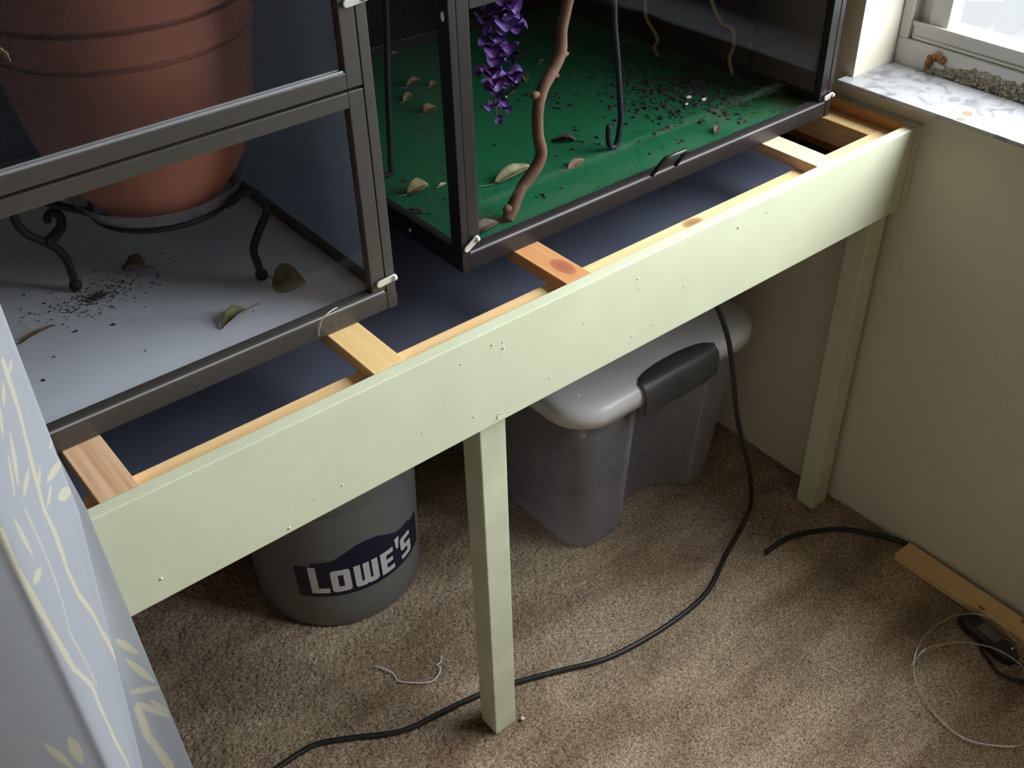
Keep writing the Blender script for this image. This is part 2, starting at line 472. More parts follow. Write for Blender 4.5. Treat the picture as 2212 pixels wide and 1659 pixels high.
# side board against the wall: painted edges, bare pine inside
g = G().box(-.020, -.0008, 0, .793, H - .14, H)
sb = g.obj('side_board', [M_green, wood('pine_orange', 'Y', (.46, .22, .07), (.33, .14, .04), seed=4.0)], bench)
for p in sb.data.polygons:
    if p.normal.x < -.9: p.material_index = 1
box('ledger', XB, -.0205, TF + .0003, .0555, H - .056, H - .0182, M_pine_x, bench, .0012)
box('ledger', -.0585, -.0203, .056, .793, H - .056, H - .0182, M_pine_y, bench, .0012)
box('back_rail', XB, -.0205, .795, .8195, H - .14, H, M_pine_x, bench, .0012)
for k, (x0, x1, lt, dk, kn, dt) in enumerate([
        (-1.3035, -1.2632, (.70, .46, .29), (.47, .25, .12), None, 1.35),
        (-.9928, -.9514, (.76, .52, .24), (.68, .43, .17), None, .9),
        (-.713, -.6733, (.72, .40, .19), (.52, .24, .09), [((-.690 + .95, .052, H), .0115, (.33, .10, .05))], .55),
        (-.2344, -.195, (.74, .56, .40), (.62, .42, .26), None, .7),
        (-1.62, -1.58, (.66, .37, .19), (.38, .17, .07), None, 1.0),
        (-1.88, -1.84, (.66, .37, .19), (.38, .17, .07), None, 1.0)]):
    mm = wood('pine_slat_%d' % k, 'Y', lt, dk, kn, dt, 3.3 * k + .7)
    box('cross_slat', x0, x1, TF + .0015, .794, H - .0178, H - .0008, mm, bench, .0012)
M_navy = plain('dark_navy_panel', (.078, .086, .122), .36, spec=.6, var=.25, vscale=6)
box('bottom_panel', XB, -.0205, .057, .794, H - .095, H - .088, M_navy, bench)
for x0, x1 in ((-.856, -.815), (-.0625, -.0212), (-1.90, -1.86)):
    box('leg', x0, x1, TF + .0003, .0565, 0, H - .0565, plain('scuffed_green_paint', (.55, .572, .415), .5, bump=.2, bscale=90, var=.10, vscale=16), bench, .0018)
g = G()
for (x, z, r) in ((-.844, .775, .0016), (-.828, .763, .0018), (-.8285, .772, .0012), (-.889, .769, .0013), (-.609, .768, .0015), (-.707, .63, .0012),
                  (-.756, .683, .0013), (-.606, .752, .001), (-.42, .772, .002), (-.362, .775, .0013), (-1.06, .684, .0014), (-1.131, .663, .0017),
                  (-1.095, .685, .001), (-1.275, .685, .0018), (-.577, .684, .0012), (-.614, .682, .0013), (-.876, .684, .0013), (-.70, .74, .001), (-.95, .70, .001), (-.52, .72, .0011)):
    g.blob((x, -.0002, z), (r, r * .7, r), 8, 5)
o = g.obj('paint_blister', M_green, bench, True); o['kind'] = 'stuff'
ring = [(-.837 + .0042 * math.cos(a), -.0003, .665 + .0042 * math.sin(a)) for a in np.linspace(.4, 5.6, 16)]
G().tube(ring, .0005, 6).obj('filled_nail_hole', M_green, bench, True)

# crumbs lying on the navy panel
for (x, y, s, lb) in ((-.915, .10, .0030, 'tiny white crumb on the dark panel right of the yellow slat'), (-1.035, .115, .0022, 'tiny pale crumb on the dark panel left of the yellow slat')):
    tag(G().blob((x, y, H - .088 + s * .45), (s, s * .7, s * .5), 7, 5, .5).obj('crumb', plain('crumb_white', (.7, .7, .68), .8), None, True), lb, 'crumb')

# ------------------------------------------------------------------ cages
def extr_rail(name, axis, a0, a1, c0, c1, z0, z1, mat, parent, lip=None):
    """aluminium extrusion; with lip a pair of lips, highlight painted in, runs along its top"""
    if axis == 'x': o = box(name, a0, a1, c0, c1, z0, z1, mat, parent, .0012)
    else: o = box(name, c0, c1, a0, a1, z0, z1, mat, parent, .0012)
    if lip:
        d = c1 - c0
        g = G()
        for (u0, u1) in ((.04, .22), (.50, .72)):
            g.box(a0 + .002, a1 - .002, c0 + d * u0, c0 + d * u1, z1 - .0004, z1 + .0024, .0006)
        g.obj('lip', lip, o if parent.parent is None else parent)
    return o

def latch(name, c, ang, parent, ln=.023, hook=True):
    """white turn button: a bar with a round screw head at one end"""
    y = c[1]
    ca, sa_ = math.cos(ang), math.sin(ang)
    g = G()
    w = .0042
    pts = []
    for k in range(9):
        a = ang + math.pi / 2 + math.pi * k / 8
        pts.append((c[0] - ca * ln / 2 + w * math.cos(a), c[2] - sa_ * ln / 2 + w * math.sin(a)))
    for k in range(9):
        a = ang - math.pi / 2 + math.pi * k / 8
        pts.append((c[0] + ca * ln / 2 + w * math.cos(a), c[2] + sa_ * ln / 2 + w * math.sin(a)))
    g.prism(pts, y - .0045, y - .0015, 'y')
    o = g.obj(name, M_chrome, parent)
    bv = o.modifiers.new('round', 'BEVEL'); bv.width = .001; bv.segments = 2
    s = G()
    prof = [(.0032, 0), (.0032, .002), (.0024, .0032), (.0003, .0036)]
    V = []; n = 14
    hx, hz = c[0] + ca * ln / 2, c[2] + sa_ * ln / 2
    for (r, d) in prof:
        for k in range(n):
            a = 2 * math.pi * k / n
            V.append((hx + r * math.cos(a), y - .0045 - d, hz + r * math.sin(a)))
    F = [(i * n + k, i * n + (k + 1) % n, (i + 1) * n + (k + 1) % n, (i + 1) * n + k) for i in range(3) for k in range(n)]
    s.add(V, F)
    st = s.obj('screw', M_chrome, o, True)
    G().tube([(hx, y - .002, hz), (hx, y + .006, hz)], .0018, 8).obj('screw', M_chrome, parent)
    return o

# ---- left cage: grey aluminium, screened door above a clear panel
M_lipA = plain('highlight_grey_lip', (.36, .37, .40), .3, metal=.5)  # paler than the rail: its grazing highlight is painted into the lip colour
M_lipB = plain('highlight_dark_lip', (.30, .30, .33), .3, metal=.5)  # same painted highlight for the lips of the dark rails
M_alu = plain('grey_brown_aluminium', (.075, .068, .062), .34, metal=.45, spec=.5)
lx0, lx1, ly0, ly1 = -1.56, -.8965, .1143, .788
lt = H + .92
lc = thing('reptile_cage', 'grey aluminium framed screen cage holding the terracotta pot', 'cage', (lx1, ly0, H), 'screen cages on the bench')
PW = .0125
for (x, y) in ((lx1 - PW, ly0), (lx0, ly0), (lx1 - PW, ly1 - PW), (lx0, ly1 - PW)):
    box('corner_post', x, x + PW, y, y + PW, H + .018, lt, M_alu, lc, .001)
    o = box('corner_foot', x - .0002, x + PW + .0004, y - .0005, y + PW + .0005, H, H + .0175, M_alu, lc, .001)
# rails between posts
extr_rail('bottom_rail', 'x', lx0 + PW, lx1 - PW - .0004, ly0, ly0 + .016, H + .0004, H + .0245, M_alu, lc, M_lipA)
extr_rail('bottom_rail', 'x', lx0 + PW, lx1 - PW, ly1 - .016, ly1, H + .0004, H + .0245, M_alu, lc)
extr_rail('bottom_rail', 'y', ly0 + PW, ly1 - PW, lx1 - .012, lx1, H + .0004, H + .0245, M_alu, lc)
extr_rail('bottom_rail', 'y', ly0 + PW, ly1 - PW, lx0, lx0 + .012, H + .0004, H + .0245, M_alu, lc)
for ax, a0, a1, c0, c1 in (('x', lx0 + PW, lx1 - PW, ly0, ly0 + PW), ('x', lx0 + PW, lx1 - PW, ly1 - PW, ly1), ('y', ly0 + PW, ly1 - PW, lx1 - PW, lx1), ('y', ly0 + PW, ly1 - PW, lx0, lx0 + PW)):
    extr_rail('top_rail', ax, a0, a1, c0, c1, lt - .02, lt, M_alu, lc)
def panel_frame(name, x0, x1, y, z0, z1, sw, rb, rt, mat, parent, ridge=True, dep=.013):
    """door or panel: two stiles and two rails round an infill"""
    f = box(name, x0, x0 + sw, y, y + dep, z0, z1, mat, parent, .0012)
    box('stile', x1 - sw, x1, y, y + dep, z0, z1, mat, f, .0012)
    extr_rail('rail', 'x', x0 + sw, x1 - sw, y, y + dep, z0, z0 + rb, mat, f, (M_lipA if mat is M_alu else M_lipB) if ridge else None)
    extr_rail('rail', 'x', x0 + sw, x1 - sw, y, y + dep, z1 - rt, z1, mat, f)
    return f
SW = .0185
lp = panel_frame('lower_panel', lx0 + PW + .0008, lx1 - PW - .0008, ly0 + .0006, H + .0275, 1.0685, SW, .002, .0170, M_alu, lc, False)
M_acr = clear_sheet('clear_acrylic', (.95, .96, .97), .009, .06)
box('clear_sheet', lx0 + PW + .01, lx1 - PW - .01, ly0 + .0085, ly0 + .0105, H + .024, 1.055, M_acr, lp)
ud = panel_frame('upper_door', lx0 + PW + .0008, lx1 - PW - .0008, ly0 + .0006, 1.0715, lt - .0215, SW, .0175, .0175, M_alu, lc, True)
M_scrF = screen_mat('front_insect_screen', 'X', 'Z', .17, (.035, .038, .045))
def sheet(name, ax, a, b0, b1, z0, z1, mat, parent):
    if ax == 'y': v = [(b0, a, z0), (b1, a, z0), (b1, a, z1), (b0, a, z1)]
    elif ax == 'x': v = [(a, b0, z0), (a, b1, z0), (a, b1, z1), (a, b0, z1)]
    return mesh(name, v, [(0, 1, 2, 3)], mat, parent)
sheet('mesh_screen', 'y', ly0 + .009, lx0 + .02, lx1 - .02, 1.08, lt - .03, M_scrF, ud)
M_scrS = screen_mat('side_insect_screen', 'Y', 'Z', .70, (.060, .068, .084))
M_scrB = screen_mat('back_insect_screen', 'X', 'Z', .66, (.055, .06, .075))
sheet('side_screen', 'x', lx1 - .006, ly0 + .01, ly1 - .01, H + .02, lt - .015, M_scrS, lc)
sheet('side_screen', 'x', lx0 + .006, ly0 + .01, ly1 - .01, H + .02, lt - .015, M_scrS, lc)
sheet('back_screen', 'y', ly1 - .006, lx0 + .01, lx1 - .01, H + .02, lt - .015, M_scrB, lc)
ZL = H + .012
M_liner = plain('grey_white_liner', (.56, .575, .635), .5, var=.07, vscale=7, bump=.03)
box('floor_panel', lx0 + .0125, lx1 - .0125, ly0 + .0165, ly1 - .0165, H + .0005, ZL, M_liner, lc)
latch('turn_latch', (-.9095, ly0, .8365), .08, lc, .020)
latch('turn_latch', (-.910, ly0, 1.158), .08, lc, .020)
g = G()
for x in (-.987, -.9745):
    for k in range(6):
        a = k * math.pi / 3
        g.blob((x + .0022 * math.cos(a), ly0 - .0002, H + .010 + .0022 * math.sin(a)), .0005, 6, 4)
g.obj('rail_screw', M_alu, lc)

# ---- right cage: dark bronze frame, clear front, green turf floor
M_brz = plain('black_bronze_aluminium', (.016, .013, .013), .34, metal=.0, spec=.4)
rx0, rx1, ry0, ry1 = -.795, -.0805, .1191, .79
rt = H + .92
rc = thing('reptile_cage', 'black framed screen cage with green turf floor nearest the window', 'cage', (rx0, ry0, H), 'screen cages on the bench')
PW2 = .010
SW2 = .0175
for (x, y) in ((rx0, ry0), (rx1 - PW2, ry0), (rx0, ry1 - PW2), (rx1 - PW2, ry1 - PW2)):
    box('corner_post', x, x + PW2, y, y + .022 if y < .5 else y + PW2, H + .0265, rt, M_brz, rc, .001)
    box('corner_foot', x - .0004, x + PW2 + .0006, y - .0006, (y + .022 if y < .5 else y + PW2) + .0004, H, H + .026, M_brz, rc, .001)
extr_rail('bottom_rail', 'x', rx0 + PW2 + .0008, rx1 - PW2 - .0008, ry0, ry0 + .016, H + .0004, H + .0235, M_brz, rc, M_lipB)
extr_rail('bottom_rail', 'x', rx0 + PW2, rx1 - PW2, ry1 - .016, ry1, H + .0004, H + .034, M_brz, rc)
extr_rail('bottom_rail', 'y', ry0 + .0228, ry1 - PW2, rx0, rx0 + .012, H + .0004, H + .030, M_brz, rc)
extr_rail('bottom_rail', 'y', ry0 + .0228, ry1 - PW2, rx1 - .012, rx1, H + .0004, H + .030, M_brz, rc)
for ax, a0, a1, c0, c1 in (('x', rx0 + PW2, rx1 - PW2, ry0, ry0 + PW2), ('x', rx0 + PW2, rx1 - PW2, ry1 - PW2, ry1), ('y', ry0 + .022, ry1 - PW2, rx1 - PW2, rx1), ('y', ry0 + .022, ry1 - PW2, rx0, rx0 + PW2)):
    extr_rail('top_rail', ax, a0, a1, c0, c1, rt - .02, rt, M_brz, rc)
fd = panel_frame('front_panel', rx0 + PW2 + .0006, rx1 - PW2 - .0006, ry0 + .0006, H + .0265, 1.137, SW2, .002, .0225, M_brz, rc, False)
box('clear_sheet', rx0 + PW2 + .008, rx1 - PW2 - .008, ry0 + .0085, ry0 + .0105, H + .023, 1.12, M_acr, fd)
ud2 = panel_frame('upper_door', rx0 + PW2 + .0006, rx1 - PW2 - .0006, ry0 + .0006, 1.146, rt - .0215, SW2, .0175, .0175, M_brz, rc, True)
M_scrF2 = screen_mat('dark_front_screen', 'X', 'Z', .2, (.02, .02, .02))
M_scrS2 = screen_mat('dark_side_screen', 'Y', 'Z', .88, (.016, .012, .010))
M_scrL2 = screen_mat('dark_left_screen', 'Y', 'Z', .26, (.015, .013, .012))
M_scrB2 = screen_mat('dark_back_screen', 'X', 'Z', .85, (.030, .023, .018))
sheet('mesh_screen', 'y', ry0 + .009, rx0 + .02, rx1 - .02, 1.155, rt - .03, M_scrF2, ud2)
sheet('side_screen', 'x', rx0 + .005, ry0 + .02, ry1 - .01, H + .025, rt - .015, M_scrL2, rc)
sheet('side_screen', 'x', rx1 - .005, ry0 + .02, ry1 - .01, H + .025, rt - .015, M_scrS2, rc)
sheet('back_screen', 'y', ry1 - .005, rx0 + .01, rx1 - .01, H + .03, rt - .015, M_scrB2, rc)
box('floor_panel', rx0 + .0125, rx1 - .0125, ry0 + .0165, ry1 - .0165, H + .0005, H + .0115, M_brz, rc)
latch('turn_latch', (-.782, ry0, .8345), .55, rc, .018)
latch('turn_latch', (-.0905, ry0, .830), .15, rc, .014)
# pull handle on the front
hp = [(-.468, ry0 + .002, H + .0245), (-.4675, ry0 - .006, H + .036), (-.466, ry0 - .017, H + .053), (-.462, ry0 - .0195, H + .0565), (-.427, ry0 - .0195, H + .0565), (-.423, ry0 - .017, H + .053), (-.4215, ry0 - .006, H + .036), (-.421, ry0 + .002, H + .0245)]
G().tube(hp, .0030, 8).obj('pull_handle', M_brz, rc, True)
g = G(); g.blob((rx0 - .0005, .232, H + .014), .0028, 8, 5); g.obj('rail_screw', M_chrome, rc, True)
g = G(); g.blob((rx0 - .001, ry0 + .009, 1.112), (.002, .0035, .006), 8, 6); g.obj('side_clip', M_chrome, rc, True)

# green turf
ZR = H + .016
m, nt, N, L, b = new_mat('green_turf')
tc = N.new('ShaderNodeTexCoord'); n1 = N.new('ShaderNodeTexNoise'); n1.inputs['Scale'].default_value = 420
r1 = N.new('ShaderNodeValToRGB'); r1.color_ramp.elements[0].position = .3; r1.color_ramp.elements[1].position = .75
r1.color_ramp.elements[0].color = (.003, .058, .022, 1); r1.color_ramp.elements[1].color = (.008, .145, .058, 1)
L.new(tc.outputs['Object'], n1.inputs['Vector']); L.new(n1.outputs['Fac'], r1.inputs['Fac']); L.new(r1.outputs['Color'], b.inputs['Base Color'])
bp = N.new('ShaderNodeBump'); bp.inputs['Strength'].default_value = .5; bp.inputs['Distance'].default_value = .002
L.new(n1.outputs['Fac'], bp.inputs['Height']); L.new(bp.outputs['Normal'], b.inputs['Normal'])
b.inputs['Roughness'].default_value = .9; b.inputs['Specular IOR Level'].default_value = .15
tag(box('turf_mat', rx0 + .0135, rx1 - .0135, ry0 + .0175, ry1 - .0175, H + .0118, ZR, m), 'bright green turf mat lining the floor of the black cage', 'mat')

# ------------------------------------------------------------------ leaves
def leaf_mat(name, a, b_):
    m, nt, N, L, b = new_mat(name)
    tc = N.new('ShaderNodeTexCoord'); n = N.new('ShaderNodeTexNoise'); n.inputs['Scale'].default_value = 55; n.inputs['Detail'].default_value = 4
    r = N.new('ShaderNodeValToRGB'); r.color_ramp.elements[0].position = .38; r.color_ramp.elements[1].position = .62
    r.color_ramp.elements[0].color = (*a, 1); r.color_ramp.elements[1].color = (*b_, 1)
    L.new(tc.outputs['Object'], n.inputs['Vector']); L.new(n.outputs['Fac'], r.inputs['Fac']); L.new(r.outputs['Color'], b.inputs['Base Color'])
    b.inputs['Roughness'].default_value = .7
    MATS[name] = m
    return m
LM = {'olive': leaf_mat('leaf_olive', (.085, .072, .026), (.17, .15, .06)), 'tan': leaf_mat('leaf_tan', (.13, .075, .034), (.24, .155, .075)),
      'brown': leaf_mat('leaf_brown', (.085, .04, .018), (.20, .11, .05)), 'dark': leaf_mat('leaf_dark', (.03, .015, .01), (.10, .05, .03)),
      'yellow': leaf_mat('leaf_yellow', (.14, .115, .04), (.25, .205, .085)), 'straw': leaf_mat('leaf_straw', (.42, .36, .17), (.60, .53, .30))}
GL, GR = 'fallen leaves on the pale cage floor', 'fallen leaves on the green turf'
def leaf(name, label, x, y, z, ln, wd, ang, mat, fold=.5, curl=.3, lift=0.0, stem=.35, roll=0.0):
    """dry leaf: pointed oval blade folded along its midrib, curled along its length, with a stalk"""
    nu, nv = 12, 4
    V = []; F = []
    for i in range(nu + 1):
        u = i / nu
        w = wd * .5 * (math.sin(math.pi * u ** .75) ** .85) if 0 < u < 1 else .0002
        for j in range(-nv, nv + 1):
            v = j / nv
            lx = (u - .5) * ln; lyv = v * w
            lz = abs(v) * w * fold + math.sin(u * math.pi) * ln * curl * .35 + .0006 * math.sin(u * 19 + j)
            V.append((lx, lyv, lz))
    k = 2 * nv + 1
    for i in range(nu):
        for j in range(k - 1): F.append((i * k + j, (i + 1) * k + j, (i + 1) * k + j + 1, i * k + j + 1))
    g = G().add(V, F)
    e = G()
    M = Matrix.Translation((x, y, z)) @ Matrix.Rotation(ang, 4, 'Z') @ Matrix.Rotation(roll, 4, 'X') @ Matrix.Rotation(-lift, 4, 'Y')
    zs = [(M @ Vector(v)).z for v in V]; dz = z + .0006 - min(zs)
    V2 = [M @ Vector(v) + Vector((0, 0, dz)) for v in V]
    o = mesh(name, V2, F, LM[mat], None, True)
    so = o.modifiers.new('thick', 'SOLIDIFY'); so.thickness = .0005; so.offset = 0
    tag(o, label, 'leaf', GL if z < ZR - .001 else GR)
    if stem > 0:
        a = M @ Vector((-ln * .5, 0, V[nv][2])) + Vector((0, 0, dz)); b2 = M @ Vector((-ln * (.5 + stem * .5), ln * .04, V[nv][2] * .5)) + Vector((0, 0, dz)); c2 = M @ Vector((-ln * (.5 + stem), ln * .1, 0)) + Vector((0, 0, dz))
        b2.z = max(b2.z, z + .001); c2.z = max(c2.z, z + .001)
        s = G().tube([a, b2, c2], [.0009, .0007, .0006], 6, 4).obj('stalk', LM[mat], o, True)
    return o
leaf('fallen_leaf', 'small crumpled dark olive leaf left of centre on pale cage floor', -1.108, .383, ZL, .030, .022, 2.6, 'brown', .8, .5)
leaf('fallen_leaf', 'broad heart-shaped olive yellow leaf leaning beside the stand foot', -.979, .222, ZL, .046, .036, -.95, 'olive', .45, .15, .1, .4, .75)
leaf('fallen_leaf', 'pointed olive leaf lying near the front rail of grey cage', -1.066, .197, ZL, .046, .020, -2.75, 'olive', .7, .25)
leaf('fallen_leaf', 'narrow curled brown leaf lying by the curtain', -1.252, .318, ZL, .045, .007, .25, 'brown', .6, .1, 0, .1)
for (x, y, ln, wd, a, mt, lb, fo, cu, rl) in [
        (-.600, .260, .075, .020, 0.1, 'olive', 'long yellowish leaf on the turf just left of the branch', .6, .25, .35),
        (-.727, .313, .040, .020, 0.1, 'yellow', 'pale yellow curled leaf on turf left of the corner post', .8, .5, .5),
        (-.513, .226, .040, .014, .25, 'brown', 'flat brown leaf on turf nearest the pull handle', .5, .2, .3),
        (-.474, .297, .036, .020, 2.4, 'dark', 'dark brown pointed leaf right of the branch', .6, .2, .2),
        (-.722, .166, .044, .018, .05, 'dark', 'dark brown leaf lying at the foot of the branch', .6, .3, .3),
        (-.768, .264, .034, .010, 2.3, 'dark', 'dark red-brown leaf by the left turf edge', .6, .2, .2),
        (-.556, .587, .034, .011, .6, 'tan', 'tan curled leaf far back beside the left rod', .7, .3, .4),
        (-.515, .628, .034, .012, .2, 'brown', 'brown leaf with upturned stalk behind the tan leaf', .8, .5, .4),
        (-.492, .605, .020, .009, .5, 'tan', 'small tan leaf half hidden behind the corner post', .6, .3, .3),
        (-.558, .520, .030, .020, .3, 'brown', 'brown broad leaf seen just left of the corner post', .6, .3, .2),
        (-.316, .622, .044, .020, 2.4, 'olive', 'dim olive leaf behind the purple flowers', .5, .3, .3),
        (-.462, .762, .018, .009, .1, 'tan', 'tiny tan leaf against the back of the turf', .5, .3, .2),
        (-.137, .518, .034, .010, 2.7, 'tan', 'tan leaf scrap far back behind the middle rod', .7, .4, .3),
        (-.280, .172, .026, .012, .6, 'brown', 'rusty brown leaf near the right end of the front rail', .5, .3, .2),
        (-.365, .525, .030, .014, 1.2, 'olive', 'dull olive leaf beside the curled black wire', .6, .3, .2),
        (-.295, .559, .016, .008, .4, 'tan', 'small tan scrap behind the branch', .6, .3, .2),
        (-.693, .302, .014, .006, .2, 'straw', 'small cream leaf scrap touching the corner post', .4, .2, .2)]:
    leaf('fallen_leaf', lb, x, y, ZR, ln, wd, a, mt, fo, cu, 0, .3, rl)
for k, (x, y, s) in enumerate(((-.224, .283, .006), (-.212, .262, .0055), (-.245, .268, .004))):
    tag(G().blob((x, y, ZR + s * .4), (s, s * .7, s * .5), 8, 5, .4).obj('paper_scrap', plain('scrap_white', (.55, .52, .46), .8), None, True),
        ['larger white scrap among the dark grit on turf', 'white scrap in front of the larger scrap on turf', 'smallest white scrap among the dark grit on turf'][k], 'scrap')
# dark grit strewn over the turf
V = []; F = []
g = G()
def flake(g, x, y, z, s):
    a = rnd.random() * 6.28; e = .4 + rnd.random() * .5
    ca, sa_ = math.cos(a), math.sin(a)
    p = [(-1, -.3), (-.2, -e), (1, -.2), (.5, e), (-.6, .6 * e)]
    q = [(x + s * (u * ca - v * sa_), y + s * (u * sa_ + v * ca), z + .0004) for u, v in p]
    t = [(x + s * .6 * (u * ca - v * sa_), y + s * .6 * (u * sa_ + v * ca), z + .0004 + s * .45) for u, v in p]
    g.add(q + t, [(5, 6, 7, 8, 9)] + [(i, (i + 1) % 5, 5 + (i + 1) % 5, 5 + i) for i in range(5)])
for k in range(2200):
    if rnd.random() < .8: x, y = rnd.gauss(-.185, .07), rnd.gauss(.315, .065)
    else: x, y = rnd.uniform(-.46, -.1), rnd.uniform(.16, .50)
    if not (rx0 + .03 < x < rx1 - .02 and ry0 + .025 < y < ry1 - .03): continue
    flake(g, x, y, ZR, .0008 + rnd.random() ** 4 * .0056)
for k in range(60): flake(g, rnd.uniform(-.74, -.45), rnd.uniform(.15, .6), ZR, .001 + rnd.random() ** 2 * .003)
o = g.obj('dark_grit', plain('dark_grit', (.014, .012, .011), .9))
o['kind'] = 'stuff'; o['label'] = 'dark soil flakes scattered across the green turf'; o['category'] = 'grit'
g = G()
for k in range(1500):
    r = abs(rnd.gauss(0, .034)); a = rnd.random() * 6.28
    flake(g, -1.17 + r * 1.5 * math.cos(a), .352 + r * .8 * math.sin(a), ZL, .0003 + rnd.random() ** 4 * .0016)
for k in range(40): flake(g, rnd.uniform(-1.3, -.93), rnd.uniform(.15, .5), ZL, .0005 + rnd.random() ** 3 * .0016)
for (x, y) in ((-1.216, .295), (-1.178, .28), (-1.278, .227)): flake(g, x, y, ZL, .003)
o = g.obj('spilled_soil', plain('spilled_soil', (.03, .026, .022), .95))
o['kind'] = 'stuff'; o['label'] = 'spilled dark soil around the stand foot on pale floor'; o['category'] = 'soil'

# ------------------------------------------------------------------ terracotta pot on its iron stand
PC = (-1.062, .350)
ZP = .913
pot = thing('plant_pot', 'large terracotta plant pot with ridged rim inside the grey cage', 'pot', (PC[0], PC[1], ZP))
M_terra = plain('terracotta', (.33, .112, .070), .75, var=.10, vscale=5, bump=.05)
prof = [(.0005, ZP), (.066, ZP), (.074, ZP + .003), (.081, ZP + .010), (.087, ZP + .018), (.0965, ZP + .031), (.106, ZP + .047), (.114, ZP + .067), (.121, ZP + .087), (.126, ZP + .112), (.1305, ZP + .140),
        (.1345, ZP + .170), (.1365, ZP + .192), (.1300, ZP + .1935), (.1300, ZP + .1995), (.1425, ZP + .2000), (.1430, ZP + .204), (.1445, ZP + .231), (.1375, ZP + .2325), (.1375, ZP + .2385), (.1500, ZP + .239), (.1505, ZP + .243),
        (.155, ZP + .30), (.158, ZP + .322), (.160, ZP + .335), (.160, ZP + .36), (.153, ZP + .363), (.150, ZP + .345), (.135, ZP + .2), (.115, ZP + .07), (.09, ZP + .024), (.0005, ZP + .018)]
auto_smooth(G().lathe(prof, PC, 96).obj('pot_body', M_terra, pot), 50)
auto_smooth(G().lathe([(.149, ZP + .32), (.08, ZP + .33), (.0005, ZP + .335)], PC, 48).obj('potting_soil', plain('potting_soil', (.03, .02, .014), .95, bump=.6, bscale=90), pot))
M_sauc = clear_sheet('clear_saucer_plastic', (.86, .86, .88), .10, .12, .16, (.62, .62, .66))
sz = ZP - .0035
sauc = auto_smooth(G().lathe([(.0005, sz), (.084, sz), (.091, sz + .003), (.0995, sz + .017), (.1025, sz + .020), (.1000, sz + .0212), (.0895, sz + .006), (.083, sz + .003), (.0005, sz + .003)], PC, 72).obj('plant_saucer', M_sauc))
tag(sauc, 'clear plastic saucer under the terracotta pot', 'saucer')
st = thing('plant_stand', 'black wrought iron plant stand with scrolled legs under the pot', 'plant stand', (PC[0], PC[1], ZL))
zr_ = sz - .0042
ringp = [(PC[0] + .0835 * math.cos(a), PC[1] + .0835 * math.sin(a), zr_) for a in np.linspace(0, 2 * math.pi, 61)]
G().tube(ringp, .0038, 8).obj('ring', M_iron, st, True)
G().tube([(PC[0] - .082, PC[1], zr_), (PC[0] + .082, PC[1], zr_)], .0035, 8).obj('cross_bar', M_iron, st, True)
LEGS = [
    # right leg: S-curve up to a hook under the saucer
    ([(-.9995, .253, ZL + .008), (-1.002, .253, .834), (-1.004, .253, .850), (-.9985, .253, .863), (-.990, .253, .876), (-.979, .253, .892), (-.980, .254, .906), (-.986, .256, .918), (-.994, .258, .9235), (-1.003, .262, .9215), (-1.009, .268, .914), (-1.019, .274, .909)], None),
    # left leg with the big open scroll
    ([(-1.182, .381, ZL + .008), (-1.182, .380, .832), (-1.183, .379, .850), (-1.189, .379, .868), (-1.201, .379, .883), (-1.214, .379, .896), (-1.222, .380, .912), (-1.221, .381, .930), (-1.205, .378, .941), (-1.170, .370, .921), (-1.145, .362, .908)],
     [(-1.199, .379, .881), (-1.188, .379, .886), (-1.1775, .379, .895), (-1.1755, .379, .906), (-1.181, .379, .9145), (-1.1885, .379, .912), (-1.190, .379, .905)]),
    # back leg
    ([(-.992, .446, ZL + .008), (-.990, .449, .834), (-.992, .446, .852), (-.988, .452, .870), (-.982, .460, .890), (-.986, .455, .910), (-.994, .444, .922), (-1.002, .432, .919), (-1.012, .419, .909)], None)]
for lg, sc in LEGS:
    lo = G().tube(lg, .0050, 8, 4).obj('leg', M_iron, st, True)
    G().blob((lg[0][0], lg[0][1], ZL + .0078), (.0078, .0078, .0078), 12, 8).obj('foot', M_iron, lo, True)
    if sc: G().tube(sc, [.0068, .0062, .0056, .005, .0046], 8, 4).obj('scroll', M_iron, lo, True)
# one trailing shoot of the potted plant
vn = thing('trailing_vine', 'thin trailing shoot with a small yellow-green leaf beside the pot', 'vine', (-1.225, .205, 1.10))
G().tube([(-1.15, .25, ZP + .335), (-1.19, .215, ZP + .372), (-1.222, .205, ZP + .34), (-1.232, .203, 1.20), (-1.2285, .203, 1.165)], .0011, 6, 5).obj('shoot', LM['olive'], vn, True)
vl = leaf('leaf_blade', '', -1.222, .203, 1.148, .024, .010, .35, 'straw', .4, .2, -.9, .2)
for kk in ('label', 'category', 'group'): del vl[kk]
vl.parent = vn; vl.matrix_parent_inverse = Matrix.Translation(-vn.location)
# loose curl of clear film hooked over the grey cage rail
tag(G().tube([(-1.005, ly0 - .002, H + .006), (-1.003, ly0 - .0035, H + .018), (-.998, ly0 - .004, H + .0275), (-.988, ly0 - .002, H + .031), (-.975, ly0 + .002, H + .030)], .0007, 6, 5).obj('film_curl', clear_sheet('clear_line', (.9, .9, .88), .25, .2, .25, (.7, .7, .66)), None, True), 'thin clear plastic curl hooked over the grey rail', 'plastic strip')

